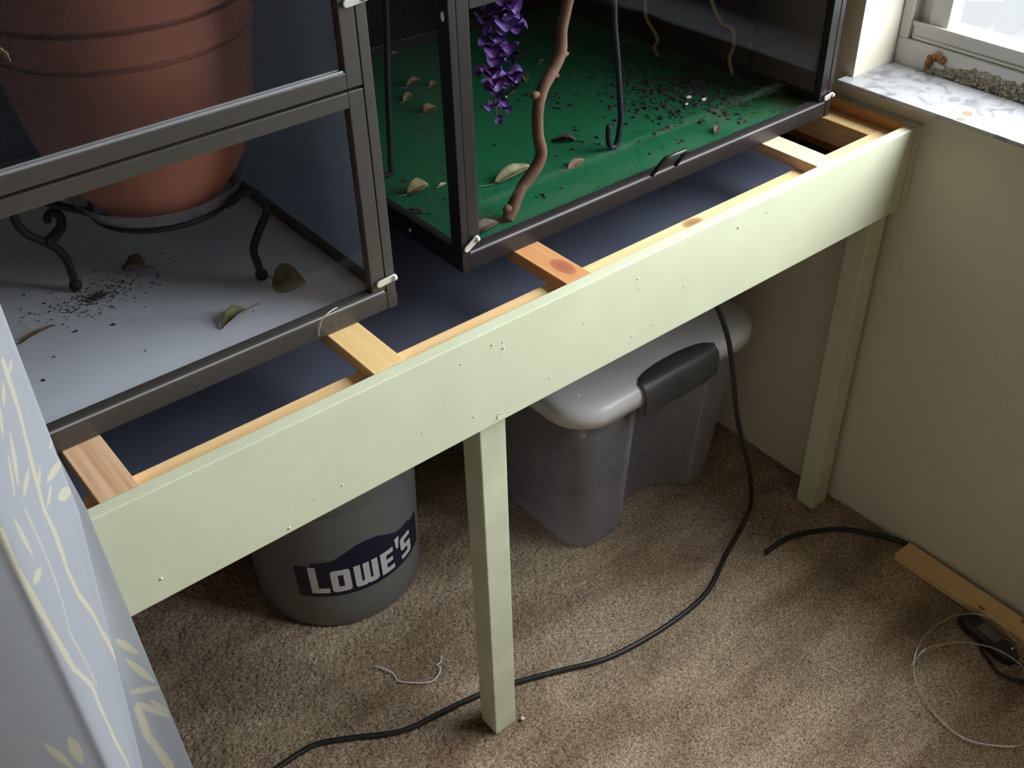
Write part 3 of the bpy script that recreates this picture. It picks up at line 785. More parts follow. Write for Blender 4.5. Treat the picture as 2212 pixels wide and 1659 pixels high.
# ------------------------------------------------------------------ inside the right cage
br = thing('climbing_branch', 'thick crooked brown branch standing by the black cage front', 'branch', (-.685, .165, ZR))
M_bark = plain('brown_bark', (.130, .056, .027), .75, bump=.7, bscale=70, var=.35, vscale=35)
bp_ = [(-.688, .165, ZR + .002), (-.678, .166, .826), (-.662, .167, .848), (-.640, .166, .868), (-.629, .165, .888), (-.634, .165, .916), (-.633, .166, .95), (-.622, .168, .974), (-.601, .172, .993), (-.588, .175, 1.010), (-.584, .177, 1.035), (-.576, .178, 1.060), (-.567, .18, 1.09), (-.55, .19, 1.2), (-.56, .21, 1.35), (-.53, .22, 1.5)]
G().tube(bp_, [.0078, .0088, .0075, .0083, .0080, .0073, .0078, .0076, .0080, .0083, .0070, .0070, .0068, .006, .005, .004], 12, 5).obj('branch_stem', M_bark, br, True)
for (p, q, r) in (((-.588, .175, 1.008), (-.574, .172, 1.001), .0032), ((-.634, .165, .972), (-.646, .163, .968), .004), ((-.68, .166, .826), (-.694, .164, .832), .0045), ((-.605, .172, .985), (-.590, .170, .978), .0025)):
    G().blob(tuple((Vector(p) * .55 + Vector(q) * .45)), (r * 1.6, r * 1.3, r * 1.2), 10, 7, .25).obj('knob', M_bark, br, True)
M_twig = plain('pale_twig', (.34, .22, .12), .8, bump=.5, bscale=120)
tag(G().tube([(-.13, .444, ZR + .001), (-.13, .455, .825), (-.13, .447, .838), (-.13, .454, .850), (-.13, .478, .872), (-.13, .484, .912), (-.14, .50, 1.0), (-.13, .52, 1.1)], [.003, .0032, .003, .0028], 8, 4).obj('thin_twig', M_twig, None, True), 'thin pale twig standing between the middle and right rods, left one', 'twig')
tag(G().tube([(-.1, .300, ZR + .001), (-.1, .311, .836), (-.1, .304, .866), (-.1, .313, .886), (-.1, .339, .893), (-.1, .366, .93), (-.11, .40, 1.02), (-.12, .41, 1.12)], [.003, .0034, .0034, .003], 8, 4).obj('thin_twig', M_twig, None, True), 'brighter kinked twig near the right rod in black cage', 'twig')
def rod(label, pts, r=.0042):
    return tag(G().tube(pts, r, 10, 4).obj('support_rod', M_iron, None, True), label, 'rod', 'black rods in the dark cage')
rod('black rod with bent foot beside the grey cage corner', [(-.748, .374, ZR + .0045), (-.738, .373, ZR + .0045), (-.731, .372, ZR + .008), (-.7295, .372, .84), (-.722, .372, .95), (-.713, .372, 1.06), (-.705, .372, 1.3), (-.70, .372, rt - .022)])
r2 = rod('black rod with hooked foot standing mid turf right of branch', [(-.449, .228, .852), (-.450, .228, .835), (-.446, .2275, ZR + .008), (-.438, .227, ZR + .0045), (-.432, .227, .824), (-.4285, .227, .845), (-.428, .227, .868), (-.438, .228, .952), (-.447, .229, 1.032), (-.455, .23, 1.3), (-.46, .23, rt - .022)])
rod('black rod against the far right screen of black cage', [(-.1, .236, ZR + .0045), (-.1, .252, ZR + .0045), (-.1, .264, ZR + .009), (-.1, .268, .86), (-.1, .272, .946), (-.1, .275, 1.2), (-.1, .275, rt - .022)])
# curled black wire with two shiny beads
cw = thing('curled_wire', 'short curled black wire with shiny beads behind purple flowers', 'wire', (-.38, .53, ZR))
G().tube([(-.30, .592, ZR + .012), (-.335, .575, ZR + .016), (-.352, .567, ZR + .022), (-.366, .542, ZR + .012), (-.376, .521, ZR + .006), (-.392, .503, ZR + .004), (-.411, .487, ZR + .004), (-.430, .482, ZR + .004), (-.446, .470, ZR + .004)], .0032, 8, 4).obj('wire', M_black, cw, True)
M_bead = plain('shiny_bead', (.8, .85, .85), .08, metal=1.0)
G().blob((-.366, .538, ZR + .018), .004, 10, 8).obj('bead', M_bead, cw, True)
G().blob((-.446, .470, ZR + .008), .003, 10, 8).obj('bead', M_bead, cw, True)

# purple hanging flowers
wi = thing('flower_garland', 'hanging garland of purple silk flowers inside the black cage', 'flowers', (-.672, .2, .93))
M_pet = [plain('purple_petal', (.13, .055, .28), .6, var=.25, vscale=60), plain('violet_petal', (.085, .022, .17), .6, var=.25, vscale=60), plain('lilac_petal', (.22, .14, .42), .6, var=.2, vscale=60)]
G().tube([(-.67, .2, 1.55), (-.672, .2, 1.2), (-.668, .2, 1.1), (-.672, .2, 1.04), (-.670, .2, 1.0), (-.674, .2, .96), (-.672, .2, .938)], [.0018, .0015, .0012, .0009], 6, 4).obj('stem', plain('garland_stem', (.20, .16, .05), .7), wi, True)
def petal(c, ln, wd, az, el, mat, parent):
    nu, nv = 6, 3
    V = []; F = []
    for i in range(nu + 1):
        u = i / nu; w = wd * .5 * math.sin(math.pi * min(1, .12 + .82 * u)) ** .7
        for j in range(-nv, nv + 1):
            v = j / nv
            V.append(Vector((u * ln, v * w, (v * v) * w * .5 + math.sin(u * 2.6) * ln * .28)))
    k = 2 * nv + 1
    for i in range(nu):
        for j in range(k - 1): F.append((i * k + j, (i + 1) * k + j, (i + 1) * k + j + 1, i * k + j + 1))
    M = Matrix.Translation(c) @ Matrix.Rotation(az, 4, 'Z') @ Matrix.Rotation(-el, 4, 'Y')
    o = mesh('petal', [M @ v for v in V], F, mat, parent, True)
    return o
BLOOMS = [(-.672, 1.090, .040, 0), (-.654, 1.078, .042, 0), (-.664, 1.060, .038, 2), (-.688, 1.066, .030, 1), (-.646, 1.050, .034, 0), (-.670, 1.040, .034, 0), (-.688, 1.034, .030, 1), (-.655, 1.030, .030, 0), (-.674, 1.018, .032, 0),
          (-.692, 1.008, .030, 1), (-.662, 1.008, .026, 0), (-.682, .992, .030, 2), (-.656, .992, .032, 2), (-.668, .978, .030, 2), (-.688, .978, .020, 1), (-.667, .960, .020, 1), (-.686, .956, .019, 1), (-.660, .947, .020, 1), (-.674, .938, .015, 1)]
for k, (x, z, sz_, mi) in enumerate(BLOOMS):
    y = .2 + rnd.uniform(-.010, .010)
    a0 = rnd.random() * 6.28
    n = 5 if sz_ > .025 else 3
    for q in range(n):
        mm = M_pet[mi] if rnd.random() < .7 else M_pet[(mi + 1) % 2]
        az = a0 + q * 6.28 / n + rnd.uniform(-.3, .3)
        if q == 0 and sz_ > .025: az = -2.1 + rnd.uniform(-.3, .3)
        petal(Vector((-.670 + (x + .670) * .85, y, z)), sz_ * .54, sz_ * .70, az, rnd.uniform(-.9, .2), mm, wi)

# ------------------------------------------------------------------ bucket under the bench
BC = (-.854, .497)
bk = thing('plastic_bucket', 'grey plastic bucket with blue store logo under the bench', 'bucket', (BC[0], BC[1], 0))
M_bkt = plain('grey_bucket_plastic', (.150, .150, .152), .45, var=.05, vscale=4)
def brad(z): return .1508 + .0100 * (z / .29)
prof = [(.0005, .003), (.140, .003), (.147, .001), (.1505, .006), (brad(.05), .05), (brad(.28), .28), (brad(.345), .345), (brad(.345) - .003, .345), (brad(.02) - .003, .02), (.0005, .012)]
auto_smooth(G().lathe(prof, BC, 96).obj('bucket_body', M_bkt, bk), 40)
prof = [(brad(.29) - .0005, .291), (brad(.29) + .006, .287), (brad(.29) + .0075, .291), (brad(.29) + .0085, .330), (brad(.33) + .004, .332)]
auto_smooth(G().lathe(prof, BC, 96).obj('collar', M_bkt, bk), 40)
prof = [(brad(.345) - .004, .343), (brad(.345) + .006, .343), (brad(.345) + .0065, .351), (brad(.345) + .001, .354), (brad(.345) - .004, .351)]
auto_smooth(G().lathe(prof, BC, 96).obj('rim', M_bkt, bk), 40)
# bail handle resting against the side, at the back
G().tube([(BC[0] + (brad(.31) + .012) * math.cos(a), BC[1] + (brad(.31) + .012) * math.sin(a), .31 - .10 * math.sin((a - .35) / (math.pi - .7) * math.pi)) for a in np.linspace(.35, math.pi - .35, 25)], .0024, 8).obj('bail_handle', M_chrome, bk, True)

def wrap_poly(polys, a0, z0, lift, step=.006):
    """flat outline(s) in metres (u along the round, v up), laid on the bucket wall"""
    vs_, fs_ = [], []
    for outer, hole in polys:
        loops = [outer] + ([hole] if hole else [])
        pts, edges = [], []
        for lp_ in loops:
            d = []
            for i in range(len(lp_)):
                p, q = lp_[i], lp_[(i + 1) % len(lp_)]
                n = max(1, int(math.hypot(q[0] - p[0], q[1] - p[1]) / step))
                for k in range(n): d.append((p[0] + (q[0] - p[0]) * k / n, p[1] + (q[1] - p[1]) * k / n))
            b0 = len(pts); pts += [Vector(p) for p in d]
            edges += [(b0 + i, b0 + (i + 1) % len(d)) for i in range(len(d))]
        def inside(p, lp_):
            c = False
            for i in range(len(lp_)):
                a, b_ = lp_[i], lp_[i - 1]
                if (a[1] > p[1]) != (b_[1] > p[1]) and p[0] < (b_[0] - a[0]) * (p[1] - a[1]) / (b_[1] - a[1]) + a[0]: c = not c
            return c
        xs = [p.x for p in pts]; ys = [p.y for p in pts]
        u = min(xs) + step * .5
        while u < max(xs):
            v = min(ys) + step * .5
            while v < max(ys):
                if inside((u, v), outer) and not (hole and inside((u, v), hole)): pts.append(Vector((u, v)))
                v += step
            u += step
        V, E, F, *_ = geometry.delaunay_2d_cdt(pts, edges, [], 0, 1e-6)
        k0 = len(vs_)
        for p in V:
            z = z0 + p.y; a = a0 + p.x / brad(z); r = brad(z) + lift
            vs_.append((BC[0] + r * math.cos(a), BC[1] + r * math.sin(a), z))
        for f in F:
            c = sum((V[i] for i in f), Vector((0, 0))) / len(f)
            if inside(c, outer) and not (hole and inside(c, hole)): fs_.append(tuple(k0 + i for i in f))
    return vs_, fs_
LA, LZ = -2.51, .083            # logo start angle, height of its lower edge
HP = .262
lab = [(0, .003), (HP, .003), (HP, .080), (HP - .030, .080), (HP - .030, .088), (HP * .5 + .062, .092), (HP * .5 + .020, .116), (HP * .5, .119), (HP * .5 - .020, .116), (HP * .5 - .062, .092), (.030, .088), (.030, .080), (0, .080)]
v, f = wrap_poly([(lab, None)], LA, LZ, .0006)
lo = mesh('logo_panel', v, f, plain('logo_navy', (.006, .005, .030), .4), bk, True)
def R4(x0, y0, x1, y1): return [(x0, y0), (x1, y0), (x1, y1), (x0, y1)]
hs = .054; by = .013
def sk(p, x): return [(x + q[0] * .0315 / .03 , by + q[1]) for q in p]
LET = {
    'L': ([(0, 0), (.030, 0), (.030, .012), (.0125, .012), (.0125, .066), (0, .066)], None),
    'O': ([(.004, 0), (.028, 0), (.032, .004), (.032, .050), (.028, hs), (.004, hs), (0, .050), (0, .004)], [(.0115, .013), (.0205, .013), (.0205, .041), (.0115, .041)]),
    'W': ([(.004, 0), (.0185, 0), (.021, .003), (.0235, 0), (.038, 0), (.042, .004), (.042, hs), (.031, hs), (.031, .012), (.0265, .012), (.0265, hs), (.0155, hs), (.0155, .012), (.011, .012), (.011, hs), (0, hs), (0, .004)], None),
    'E': ([(0, 0), (.027, 0), (.027, .011), (.0115, .011), (.0115, .022), (.025, .022), (.025, .032), (.0115, .032), (.0115, .043), (.027, .043), (.027, hs), (0, hs)], None),
    "'": ([(.002, .040), (.007, .040), (.011, .066), (0, .066)], None),
    'S': ([(.003, 0), (.025, 0), (.029, .004), (.029, .028), (.025, .032), (.011, .032), (.011, .043), (.029, .043), (.029, .050), (.025, hs), (.004, hs), (0, .050), (0, .026), (.004, .022), (.018, .022), (.018, .011), (0, .011), (0, .003)], None)}
x = .024
for ch, adv in (('L', .0345), ('O', .0385), ('W', .0475), ('E', .0325), ("'", .0125), ('S', .03)):
    o_, h_ = LET[ch]
    vv, ff = wrap_poly([(sk(o_, x), sk(h_, x) if h_ else None)], LA, LZ, .0011, .004)
    mesh('logo_letter', vv, ff, plain('logo_white', (.62, .62, .64), .4), lo, True)
    x += adv * 1.05

# ------------------------------------------------------------------ storage bin under the bench
bn = thing('storage_bin', 'clear grey plastic storage bin with pale lid under bench', 'storage bin', (-.313, .45, 0))
def bin_outline(z, inset=0.0, notch=True):
    """plan outline of the tapering tub at height z, with the recessed middle of its front and back"""
    t = z / .36
    x0 = -.497 - .028 * t + inset; x1 = -.128 + .028 * t - inset
    y0_ = .222 - .030 * t + inset; y1_ = .700 + .030 * t - inset
    r = .050
    P = []
    def arc(cx, cy, a0, a1, n=8):
        for k in range(n + 1):
            a = a0 + (a1 - a0) * k / n
            P.append((cx + r * math.cos(a), cy + r * math.sin(a)))
    nx0, nx1 = -.392, -.205
    d = .040
    arc(x0 + r, y0_ + r, math.pi, 1.5 * math.pi)
    P.append((nx0 - .006, y0_)); P.append((nx0, y0_ + .004))
    for k in range(9):
        u = k / 8
        P.append((nx0 + .006 + (nx1 - nx0 - .012) * u, y0_ + .012 + d * math.sin(math.pi * u) ** .6))
    P.append((nx1, y0_ + .004)); P.append((nx1 + .006, y0_))
    arc(x1 - r, y0_ + r, 1.5 * math.pi, 2 * math.pi)
    arc(x1 - r, y1_ - r, 0, .5 * math.pi)
    arc(x0 + r, y1_ - r, .5 * math.pi, math.pi)
    return P
zs = [.002, .006, .015, .04, .12, .2, .28, .345]
V = []; F = []
for i, z in enumerate(zs):
    ins = .010 if i == 0 else (.003 if i == 1 else 0)
    V += [(p[0], p[1], z) for p in bin_outline(z, ins)]
n = len(bin_outline(0))
for i in range(len(zs) - 1):
    for k in range(n): F.append((i * n + k, i * n + (k + 1) % n, (i + 1) * n + (k + 1) % n, (i + 1) * n + k))
F.append(tuple(range(n - 1, -1, -1)))
M_bin = clear_sheet('cloudy_bin_plastic', (.93, .93, .95), .045, .25, .21, (.74, .72, .80))
tub = auto_smooth(mesh('tub', V, F, M_bin, bn), 28)
so = tub.modifiers.new('thick', 'SOLIDIFY'); so.thickness = .0022; so.offset = 1
M_lid = plain('pale_grey_lid', (.64, .63, .645), .38)
def rrect(x0, x1, y0_, y1_, r, n=8):
    P = []
    for (cx, cy, a) in ((x0 + r, y0_ + r, math.pi), (x1 - r, y0_ + r, 1.5 * math.pi), (x1 - r, y1_ - r, 0), (x0 + r, y1_ - r, .5 * math.pi)):
        for k in range(n + 1):
            aa = a + .5 * math.pi * k / n
            P.append((cx + r * math.cos(aa), cy + r * math.sin(aa)))
    return P
lx, rx_, fy, by_ = -.552, -.083, .168, .755
V = []; F = []
layers = [(0, .352, .075), (0, .372, .075), (.003, .381, .073), (.010, .387, .068), (.022, .390, .06), (.060, .391, .04)]
for (ins, z, r) in layers:
    P_ = rrect(lx + ins, rx_ - ins, fy + ins, by_ - ins, r)
    # cut the middle of the front and back back for the latches
    Q = []
    for p in P_: Q.append((p[0], p[1], z))
    V += Q
n = len(P_)
for i in range(len(layers) - 1):
    for k in range(n): F.append((i * n + k, i * n + (k + 1) % n, (i + 1) * n + (k + 1) % n, (i + 1) * n + k))
F.append(tuple(range((len(layers) - 1) * n, len(layers) * n)))
lid = auto_smooth(mesh('lid', V, F, M_lid, bn), 60)
so = lid.modifiers.new('thick', 'SOLIDIFY'); so.thickness = .0025; so.offset = -1
# dark grey clip latches wrapped over the lid edge
M_clip = plain('charcoal_latch', (.060, .058, .060), .35)
for sgn, yy in ((1, fy), (-1, by_)):
    cx0, cx1 = -.405, -.226
    prof = [(.034, .3935), (.020, .3955), (.004, .393), (-.006, .385), (-.0095, .372), (-.0095, .342), (-.006, .328), (-.002, .328), (-.004, .344), (-.0035, .372), (0, .383), (.012, .3895), (.034, .3905)]
    nseg = 16; V = []; F = []
    for i in range(nseg + 1):
        u = i / nseg; xx = cx0 + (cx1 - cx0) * u
        w = math.sin(math.pi * min(max(u, .001), .999)) ** .35
        for (dy, z) in prof:
            d2 = dy if dy < .006 else .006 + (dy - .006) * w
            zz = z if z > .345 else .345 - (.345 - z) * (.75 + .25 * w)
            V.append((xx, yy + sgn * d2, zz))
    n = len(prof)
    for i in range(nseg):
        for k in range(n): F.append((i * n + k, i * n + (k + 1) % n, (i + 1) * n + (k + 1) % n, (i + 1) * n + k))
    F.append(tuple(range(n))); F.append(tuple(range(nseg * n, (nseg + 1) * n)))
    bmx = bmesh.new()
    o = auto_smooth(mesh('latch', V, F, M_clip, bn), 40)
    bmx.from_mesh(o.data); bmesh.ops.recalc_face_normals(bmx, faces=bmx.faces); bmx.to_mesh(o.data); bmx.free()
    o['label'] = 'charcoal clip latch'
# thickened recess edges; their cloudier colour stands in for the lit side wall
M_bin2 = clear_sheet('thick_bin_edge', (.8, .8, .82), .06, .25, .45, (.62, .61, .68))
for nx_, sg in ((-.392, -1), (-.205, 1)):
    pth = [(nx_ + sg * .002, (.222 - .030 * z / .36) + .0035, z) for z in np.linspace(.012, .345, 9)]
    G().tube(pth, .0045, 8).obj('corner_edge', M_bin2, bn, True)
# ribs hanging under the lid edge
for xx in (-.520, -.404):
    box('rib', xx - .004, xx + .004, .188, .200, .330, .3515, M_bin, bn)
# dim things lying in the tub
g = G()
for k in range(40):
    g.blob((rnd.uniform(-.45, -.18), rnd.uniform(.31, .64), .035 + rnd.random() * .05), (.02 + rnd.random() * .03, .02 + rnd.random() * .03, .012 + rnd.random() * .02), 8, 6, .5)
o = g.obj('bin_contents', plain('bin_contents', (.06, .045, .04), .8, var=.7, vscale=18), None, True)
o['kind'] = 'stuff'; o['label'] = 'dim brown crumpled bits inside the clear storage bin'; o['category'] = 'contents'

# ------------------------------------------------------------------ cords and bits on the carpet
ZF = .0045
pc = [(-1.21, .186), (-1.166, .188), (-1.116, .189), (-1.084, .184), (-1.04, .160), (-.97, .118), (-.904, .106), (-.856, .098), (-.80, .085), (-.767, .072), (-.705, .047), (-.622, .012), (-.533, -.002), (-.456, -.005), (-.393, .0), (-.345, .015), (-.281, .044), (-.222, .066)]
pts = [(x, y, ZF) for x, y in pc] + [(-.190, .078, .012), (-.178, .080, .042), (-.188, .080, .10), (-.208, .080, .166), (-.240, .080, .250), (-.265, .080, .328), (-.285, .080, .410), (-.306, .080, .484), (-.330, .080, .540), (-.350, .080, .580), (-.372, .082, .64), (-.39, .085, H - .0965)]
tag(G().tube(pts, .0045, 10, 5).obj('extension_lead', M_black, None, True), 'long black cord hanging from the bench and snaking across carpet', 'cord')
sp_ = [(-.223, -.002), (-.166, -.004), (-.110, -.026), (-.065, -.057), (-.034, -.098), (-.0095, -.145), (-.0068, -.19), (-.0065, -.30)]
tag(G().tube([(x, y, ZF + .0012) for x, y in sp_], .0046, 10, 5).obj('extension_lead', M_black, None, True), 'short curved black cord running behind the pine strip', 'cord')
# pine strip by the wall
g = G(); g.box(-.022, .022, -.34, .34, 0, .017, .0012)
ang = math.radians(-1.2)
V = [(-.0385 + p[0] * math.cos(ang) - p[1] * math.sin(ang), -.505 + p[0] * math.sin(ang) + p[1] * math.cos(ang), p[2] + .002) for p in g.v]
ps = mesh('pine_strip', V, g.f, wood('pine_strip_wood', 'Y', (.74, .52, .26), (.60, .37, .155), [((-.022, -.41, .02), .007, (.14, .06, .02)), ((-.05, -.34, .02), .004, (.18, .08, .03))], 1.0, 7.0))
tag(ps, 'bare pine strip lying on carpet along the wall', 'wood strip')
# inline adapter with its cable
ad = thing('power_adapter', 'black inline adapter with grey label lying against the pine strip', 'adapter', (-.105, -.385, 0))
A0, A1 = Vector((-.088, -.325, .016)), Vector((-.108, -.440, .016))
ax_ = (A1 - A0).normalized(); sd = Vector((ax_.y, -ax_.x, 0))
V = []; F = []
secs = [(0, .006, .006), (.004, .012, .010), (.014, .0165, .013), (.034, .018, .014), (.036, .0165, .013), (.082, .0165, .013), (.084, .018, .014), (.104, .016, .013), (.114, .009, .008), (.117, .004, .004)]
n = 20
for (d, w, h) in secs:
    for k in range(n):
        a = 2 * math.pi * k / n; c_, s_ = math.cos(a), math.sin(a)
        e = .55
        V.append(A0 + ax_ * d + sd * (w * math.copysign(abs(c_) ** e, c_)) + Vector((0, 0, h * math.copysign(abs(s_) ** e, s_))))
for i in range(len(secs) - 1):
    for k in range(n): F.append((i * n + k, i * n + (k + 1) % n, (i + 1) * n + (k + 1) % n, (i + 1) * n + k))
F.append(tuple(range(n))); F.append(tuple(range((len(secs) - 1) * n, len(secs) * n)))
auto_smooth(mesh('adapter_body', V, F, M_black, ad), 45)
c = A0 + ax_ * .058
v = [c + ax_ * a + sd * b_ + Vector((0, 0, .0136)) for a, b_ in ((-.020, -.0105), (.020, -.0105), (.020, .0105), (-.020, .0105))]
mesh('label_plate', [tuple(q - Vector((0, 0, .0006))) for q in v] + [tuple(q) for q in v], [(4, 5, 6, 7), (0, 1, 5, 4), (1, 2, 6, 5), (2, 3, 7, 6), (3, 0, 4, 7)], plain('label_grey', (.11, .105, .11), .6, var=.4, vscale=220), ad)
G().blob(tuple(A0 + ax_ * .100 + sd * -.006 + Vector((0, 0, .0135))), .0022, 8, 6).obj('indicator', plain('indicator_white', (.75, .8, .78), .3), ad, True)
G().tube([tuple(A0 + ax_ * .06 + sd * .0 + Vector((0, 0, -.008))), (-.118, -.385, .004), (-.130, -.41, .004), (-.139, -.433, .004), (-.126, -.468, .004), (-.10, -.53, .004), (-.11, -.62, .004)], .003, 8, 5).obj('cable', M_black, ad, True)
G().tube([tuple(A1 - ax_ * .002), (-.100, -.47, .010), (-.085, -.52, .004), (-.09, -.62, .004)], .003, 8, 5).obj('cable', M_black, ad, True)
# clear tubing loops
M_tube = clear_sheet('clear_tubing', (.88, .88, .87), .22, .15, .20, (.60, .58, .55))
lp1 = [(-.093, -.60, .006), (-.10, -.52, .02), (-.093, -.442, .034), (-.081, -.405, .036), (-.074, -.362, .034), (-.097, -.332, .032), (-.133, -.318, .03), (-.170, -.315, .03), (-.202, -.318, .03), (-.236, -.330, .022), (-.262, -.352, .012), (-.280, -.385, .008), (-.294, -.42, .006), (-.294, -.468, .006), (-.265, -.508, .006), (-.234, -.53, .006), (-.18, -.54, .006), (-.14, -.51, .018), (-.123, -.459, .032), (-.125, -.409, .034), (-.151, -.365, .03), (-.18, -.345, .028), (-.209, -.332, .028), (-.245, -.333, .018), (-.262, -.345, .016)]
tag(G().tube(lp1, .0016, 8, 6).obj('clear_tubing', M_tube, None, True), 'loops of thin clear tubing lying over the black adapter', 'tubing')
th = [(-.934, .256), (-.925, .240), (-.918, .222), (-.920, .204), (-.904, .185), (-.879, .167), (-.859, .171), (-.849, .180), (-.8505, .188), (-.841, .190), (-.833, .199)]
tag(G().tube([(x, y, .0035 + .0008 * math.sin(i * 2)) for i, (x, y) in enumerate(th)], .0009, 6, 5).obj('loose_thread', plain('white_thread', (.72, .74, .84), .8), None, True), 'loose white thread lying on the carpet before the bucket', 'thread')
tag(G().blob((-.806, .012, .004), (.004, .0035, .003), 8, 6, .5).obj('crumb', plain('crumb_white', (.7, .7, .68), .8), None, True), 'small white crumb on carpet beside the middle bench leg', 'crumb')

#@CURTAIN@
# ------------------------------------------------------------------ curtain
def curt_ctrl(z):
    """plan points (x, y) of the hanging cloth at height z, from its free edge leftwards"""
    k = np.clip((.92 - z) / .32, 0, 1.9)
    ax = -1.342 - .027 * k
    ex = -1.3275 + .028 * np.clip(.85 - z, 0, .9) * .9 - .10 * np.clip(z - .86, 0, .35)
    o = np.zeros_like(z)
    return [(ex, -.060 + o), ((ex + ax) / 2 - .004, -.066 + o), (ax - .010, -.085 + o), (ax - .002, -.125 + o), (ax - .012, -.143 + o), (-1.374 - .014 * k, -.168 + o), (-1.400 + o, -.196 + o), (-1.412 + o, -.198 + o),
            (-1.438 + o, -.199 + o), (-1.480 + .004 * k, -.197 + o), (-1.52 + o, -.185 + o), (-1.56 + o, -.17 + o), (-1.60 + o, -.20 + o), (-1.65 + o, -.16 + o), (-1.71 + o, -.09 + o), (-1.77 + o, -.15 + o), (-1.83 + o, -.20 + o), (-1.90 + o, -.11 + o), (-1.97 + o, -.14 + o)]
def curt_surf(t, z):
    """t in control-point units, Catmull-Rom along the cloth; t, z: 2-D arrays"""
    C = np.array([[c[0], c[1]] for c in curt_ctrl(z)])      # n,2,...
    n = len(C)
    i = np.clip(np.floor(t).astype(int), 0, n - 2); f = t - i
    ii, jj = np.indices(t.shape)
    def g(k): 
        k = np.clip(k, 0, n - 1); return np.stack([C[k, 0, ii, jj], C[k, 1, ii, jj]], 0)
    p0, p1, p2, p3 = g(i - 1), g(i), g(i + 1), g(i + 2)
    r = .5 * (2 * p1 + (p2 - p0) * f + (2 * p0 - 5 * p1 + 4 * p2 - p3) * f ** 2 + (3 * p1 - p0 - 3 * p2 + p3) * f ** 3)
    return r[0], r[1], z

# printed bamboo: stems (polyline, half width) and leaves (base, tip, half width), in metres on the cloth
STEMS = [([(-1.3583, -0.1489, 1.0828), (-1.359, -0.1498, 1.0692), (-1.3606, -0.1519, 1.0434), (-1.3656, -0.1581, 1.0081), (-1.3708, -0.1642, 0.966), (-1.3699, -0.1632, 0.9415), (-1.3716, -0.1642, 0.9034), (-1.3706, -0.161, 0.8735), (-1.3644, -0.1477, 0.8314), (-1.3609, -0.1375, 0.7893), (-1.3591, -0.131, 0.7553)], 0.00258), ([(-1.4044, -0.1986, 0.9931), (-1.4047, -0.1987, 0.9578), (-1.4023, -0.1977, 0.9225), (-1.3995, -0.1955, 0.879), (-1.3966, -0.1926, 0.8355), (-1.3887, -0.1817, 0.7961), (-1.3892, -0.1817, 0.7702), (-1.3886, -0.1785, 0.7186), (-1.3859, -0.1695, 0.6642)], 0.00264), ([(-1.3835, -0.1789, 0.985), (-1.3828, -0.1781, 0.9469), (-1.3828, -0.1781, 0.9211), (-1.3846, -0.1793, 0.8898), (-1.3885, -0.1832, 0.8613), (-1.3854, -0.1777, 0.8151), (-1.3849, -0.1758, 0.7866)], 0.0009), ([(-1.3486, -0.0659, 0.6072), (-1.3489, -0.0655, 0.5582), (-1.3437, -0.0637, 0.5229), (-1.3389, -0.0627, 0.4889)], 0.00423)]
LEAVES = [((-1.3931, -0.1895, 0.9904), (-1.3911, -0.1874, 0.9496), 0.00215), ((-1.3897, -0.1859, 0.9361), (-1.3984, -0.1947, 0.9333), 0.00465), ((-1.3511, -0.1394, 1.076), (-1.3579, -0.1483, 1.0706), 0.0021), ((-1.3636, -0.1556, 1.072), (-1.3697, -0.1629, 1.0584), 0.00229), ((-1.3724, -0.1662, 1.0611), (-1.3784, -0.1731, 1.0434), 0.00205), ((-1.3724, -0.1662, 1.0407), (-1.3814, -0.1765, 1.004), 0.00258), ((-1.3794, -0.1742, 1.0312), (-1.3866, -0.1825, 1.0013), 0.00164), ((-1.3699, -0.1632, 1.004), (-1.3811, -0.1762, 0.9931), 0.0031), ((-1.3442, -0.1276, 0.9945), (-1.3496, -0.1377, 0.9931), 0.00227), ((-1.343, -0.1276, 0.972), (-1.3606, -0.1519, 0.9782), 0.004), ((-1.3447, -0.1298, 0.9442), (-1.3572, -0.1474, 0.9564), 0.00517), ((-1.3611, -0.1525, 0.9945), (-1.3697, -0.1629, 0.9809), 0.00196), ((-1.3583, -0.1489, 0.9714), (-1.3683, -0.1613, 0.9632), 0.00251), ((-1.3446, -0.0653, 0.7077), (-1.3299, -0.0612, 0.6697), 0.00345), ((-1.3428, -0.0643, 0.6765), (-1.3247, -0.0605, 0.6207), 0.00354), ((-1.3503, -0.067, 0.633), (-1.3221, -0.0601, 0.6085), 0.00383), ((-1.3484, -0.0659, 0.6139), (-1.3222, -0.0603, 0.5609), 0.00366), ((-1.3349, -0.0621, 0.6031), (-1.3219, -0.0603, 0.5691), 0.00246), ((-1.4196, -0.1985, 0.7757), (-1.4187, -0.1985, 0.739), 0.00423), ((-1.4369, -0.199, 0.7852), (-1.4262, -0.1989, 0.7403), 0.00285)]
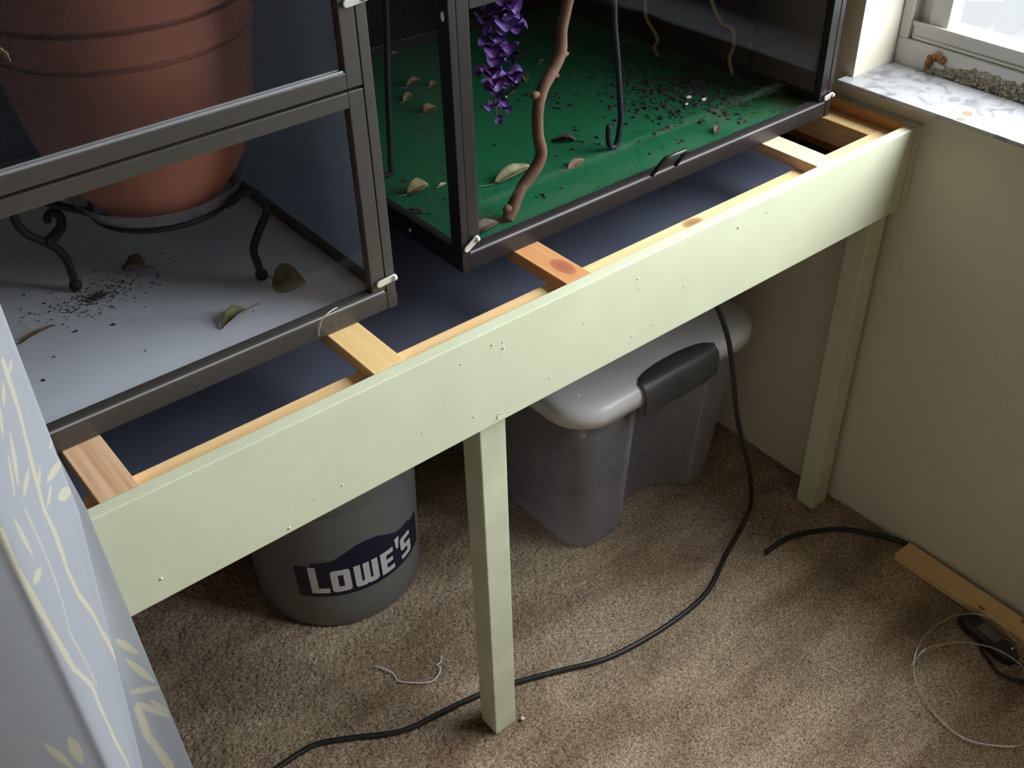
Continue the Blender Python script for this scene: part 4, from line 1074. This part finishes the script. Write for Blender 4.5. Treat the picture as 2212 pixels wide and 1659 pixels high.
def curtain():
    ts = np.concatenate([np.linspace(0, 10, 330, endpoint=False), np.linspace(10, 18, 60)])
    zz = np.concatenate([np.linspace(.03, .40, 12, endpoint=False), np.linspace(.40, 1.20, 640, endpoint=False), np.linspace(1.20, 2.19, 20)])
    T, Z = np.meshgrid(ts, zz)
    x, y, z = curt_surf(T, Z)
    P = np.stack([x, y, z], -1).reshape(-1, 3)
    ground = np.array([.40, .415, .465]); ink = np.array([.60, .57, .46]); rim = np.array([.40, .35, .27])
    col = np.tile(ground, (len(P), 1))
    def seg(a, b):
        a, b = np.array(a), np.array(b); ab = b - a
        t = np.clip(((P - a) @ ab) / (ab @ ab), 0, 1)
        return np.linalg.norm(P - (a + t[:, None] * ab), axis=1), t
    allp = [(s, w, 0) for s, w in STEMS] + [([a, b], w, 1) for a, b, w in LEAVES]
    for path, w, kind in allp:
        best = np.full(len(P), 9.0); tt = np.zeros(len(P))
        for a, b in zip(path[:-1], path[1:]):
            dd, t = seg(a, b); m_ = dd < best; best[m_] = dd[m_]; tt[m_] = t[m_]
        if kind: ww = w * np.clip(np.sin(np.pi * np.clip(tt * .94 + .03, 0, 1)), .02, 1) ** .8
        else: ww = w * (1 + .12 * np.sin(P[:, 2] * 90))
        k_in = np.clip((ww - best) / .0008 + .5, 0, 1)[:, None]
        k_rim = (np.clip(1 - np.abs(best - ww) / .0009, 0, 1) * (.35 if kind == 0 and w > .001 else .08))[:, None]
        col = col * (1 - k_in) + ink * k_in
        col = col * (1 - k_rim) + rim * k_rim
    ny, nx = T.shape
    idx = np.arange(nx * ny).reshape(ny, nx)
    q = np.stack([idx[:-1, :-1], idx[1:, :-1], idx[1:, 1:], idx[:-1, 1:]], -1).reshape(-1, 4)
    me = bpy.data.meshes.new('bamboo_curtain')
    me.vertices.add(len(P)); me.vertices.foreach_set('co', P.astype(np.float32).ravel())
    me.loops.add(q.size); me.loops.foreach_set('vertex_index', q.ravel().astype(np.int32))
    me.polygons.add(len(q)); me.polygons.foreach_set('loop_start', np.arange(0, q.size, 4, dtype=np.int32))
    me.update(); me.validate()
    me.polygons.foreach_set('use_smooth', np.ones(len(q), dtype=bool))
    at = me.color_attributes.new('print', 'FLOAT_COLOR', 'POINT')
    at.data.foreach_set('color', np.concatenate([col, np.ones((len(P), 1))], 1).astype(np.float32).ravel())
    me.materials.append(attr_mat('printed_cloth', 'print', .9, .50))
    o = bpy.data.objects.new('bamboo_curtain', me); COL.objects.link(o)
    tag(o, 'pale blue curtain printed with cream bamboo at the left edge', 'curtain')
curtain()
rd = thing('curtain_rod', 'white curtain rod above the bamboo curtain, out of view', 'rod', (-1.95, -.14, 2.2))
G().tube([(XL + .001, -.14, 2.2), (-1.27, -.14, 2.2)], .012, 14).obj('pole', M_white, rd, True)
G().tube([(-1.30, -.14, 2.2), (-1.30, -.14, ZC - .001)], .006, 10).obj('hanger', M_white, rd, True)
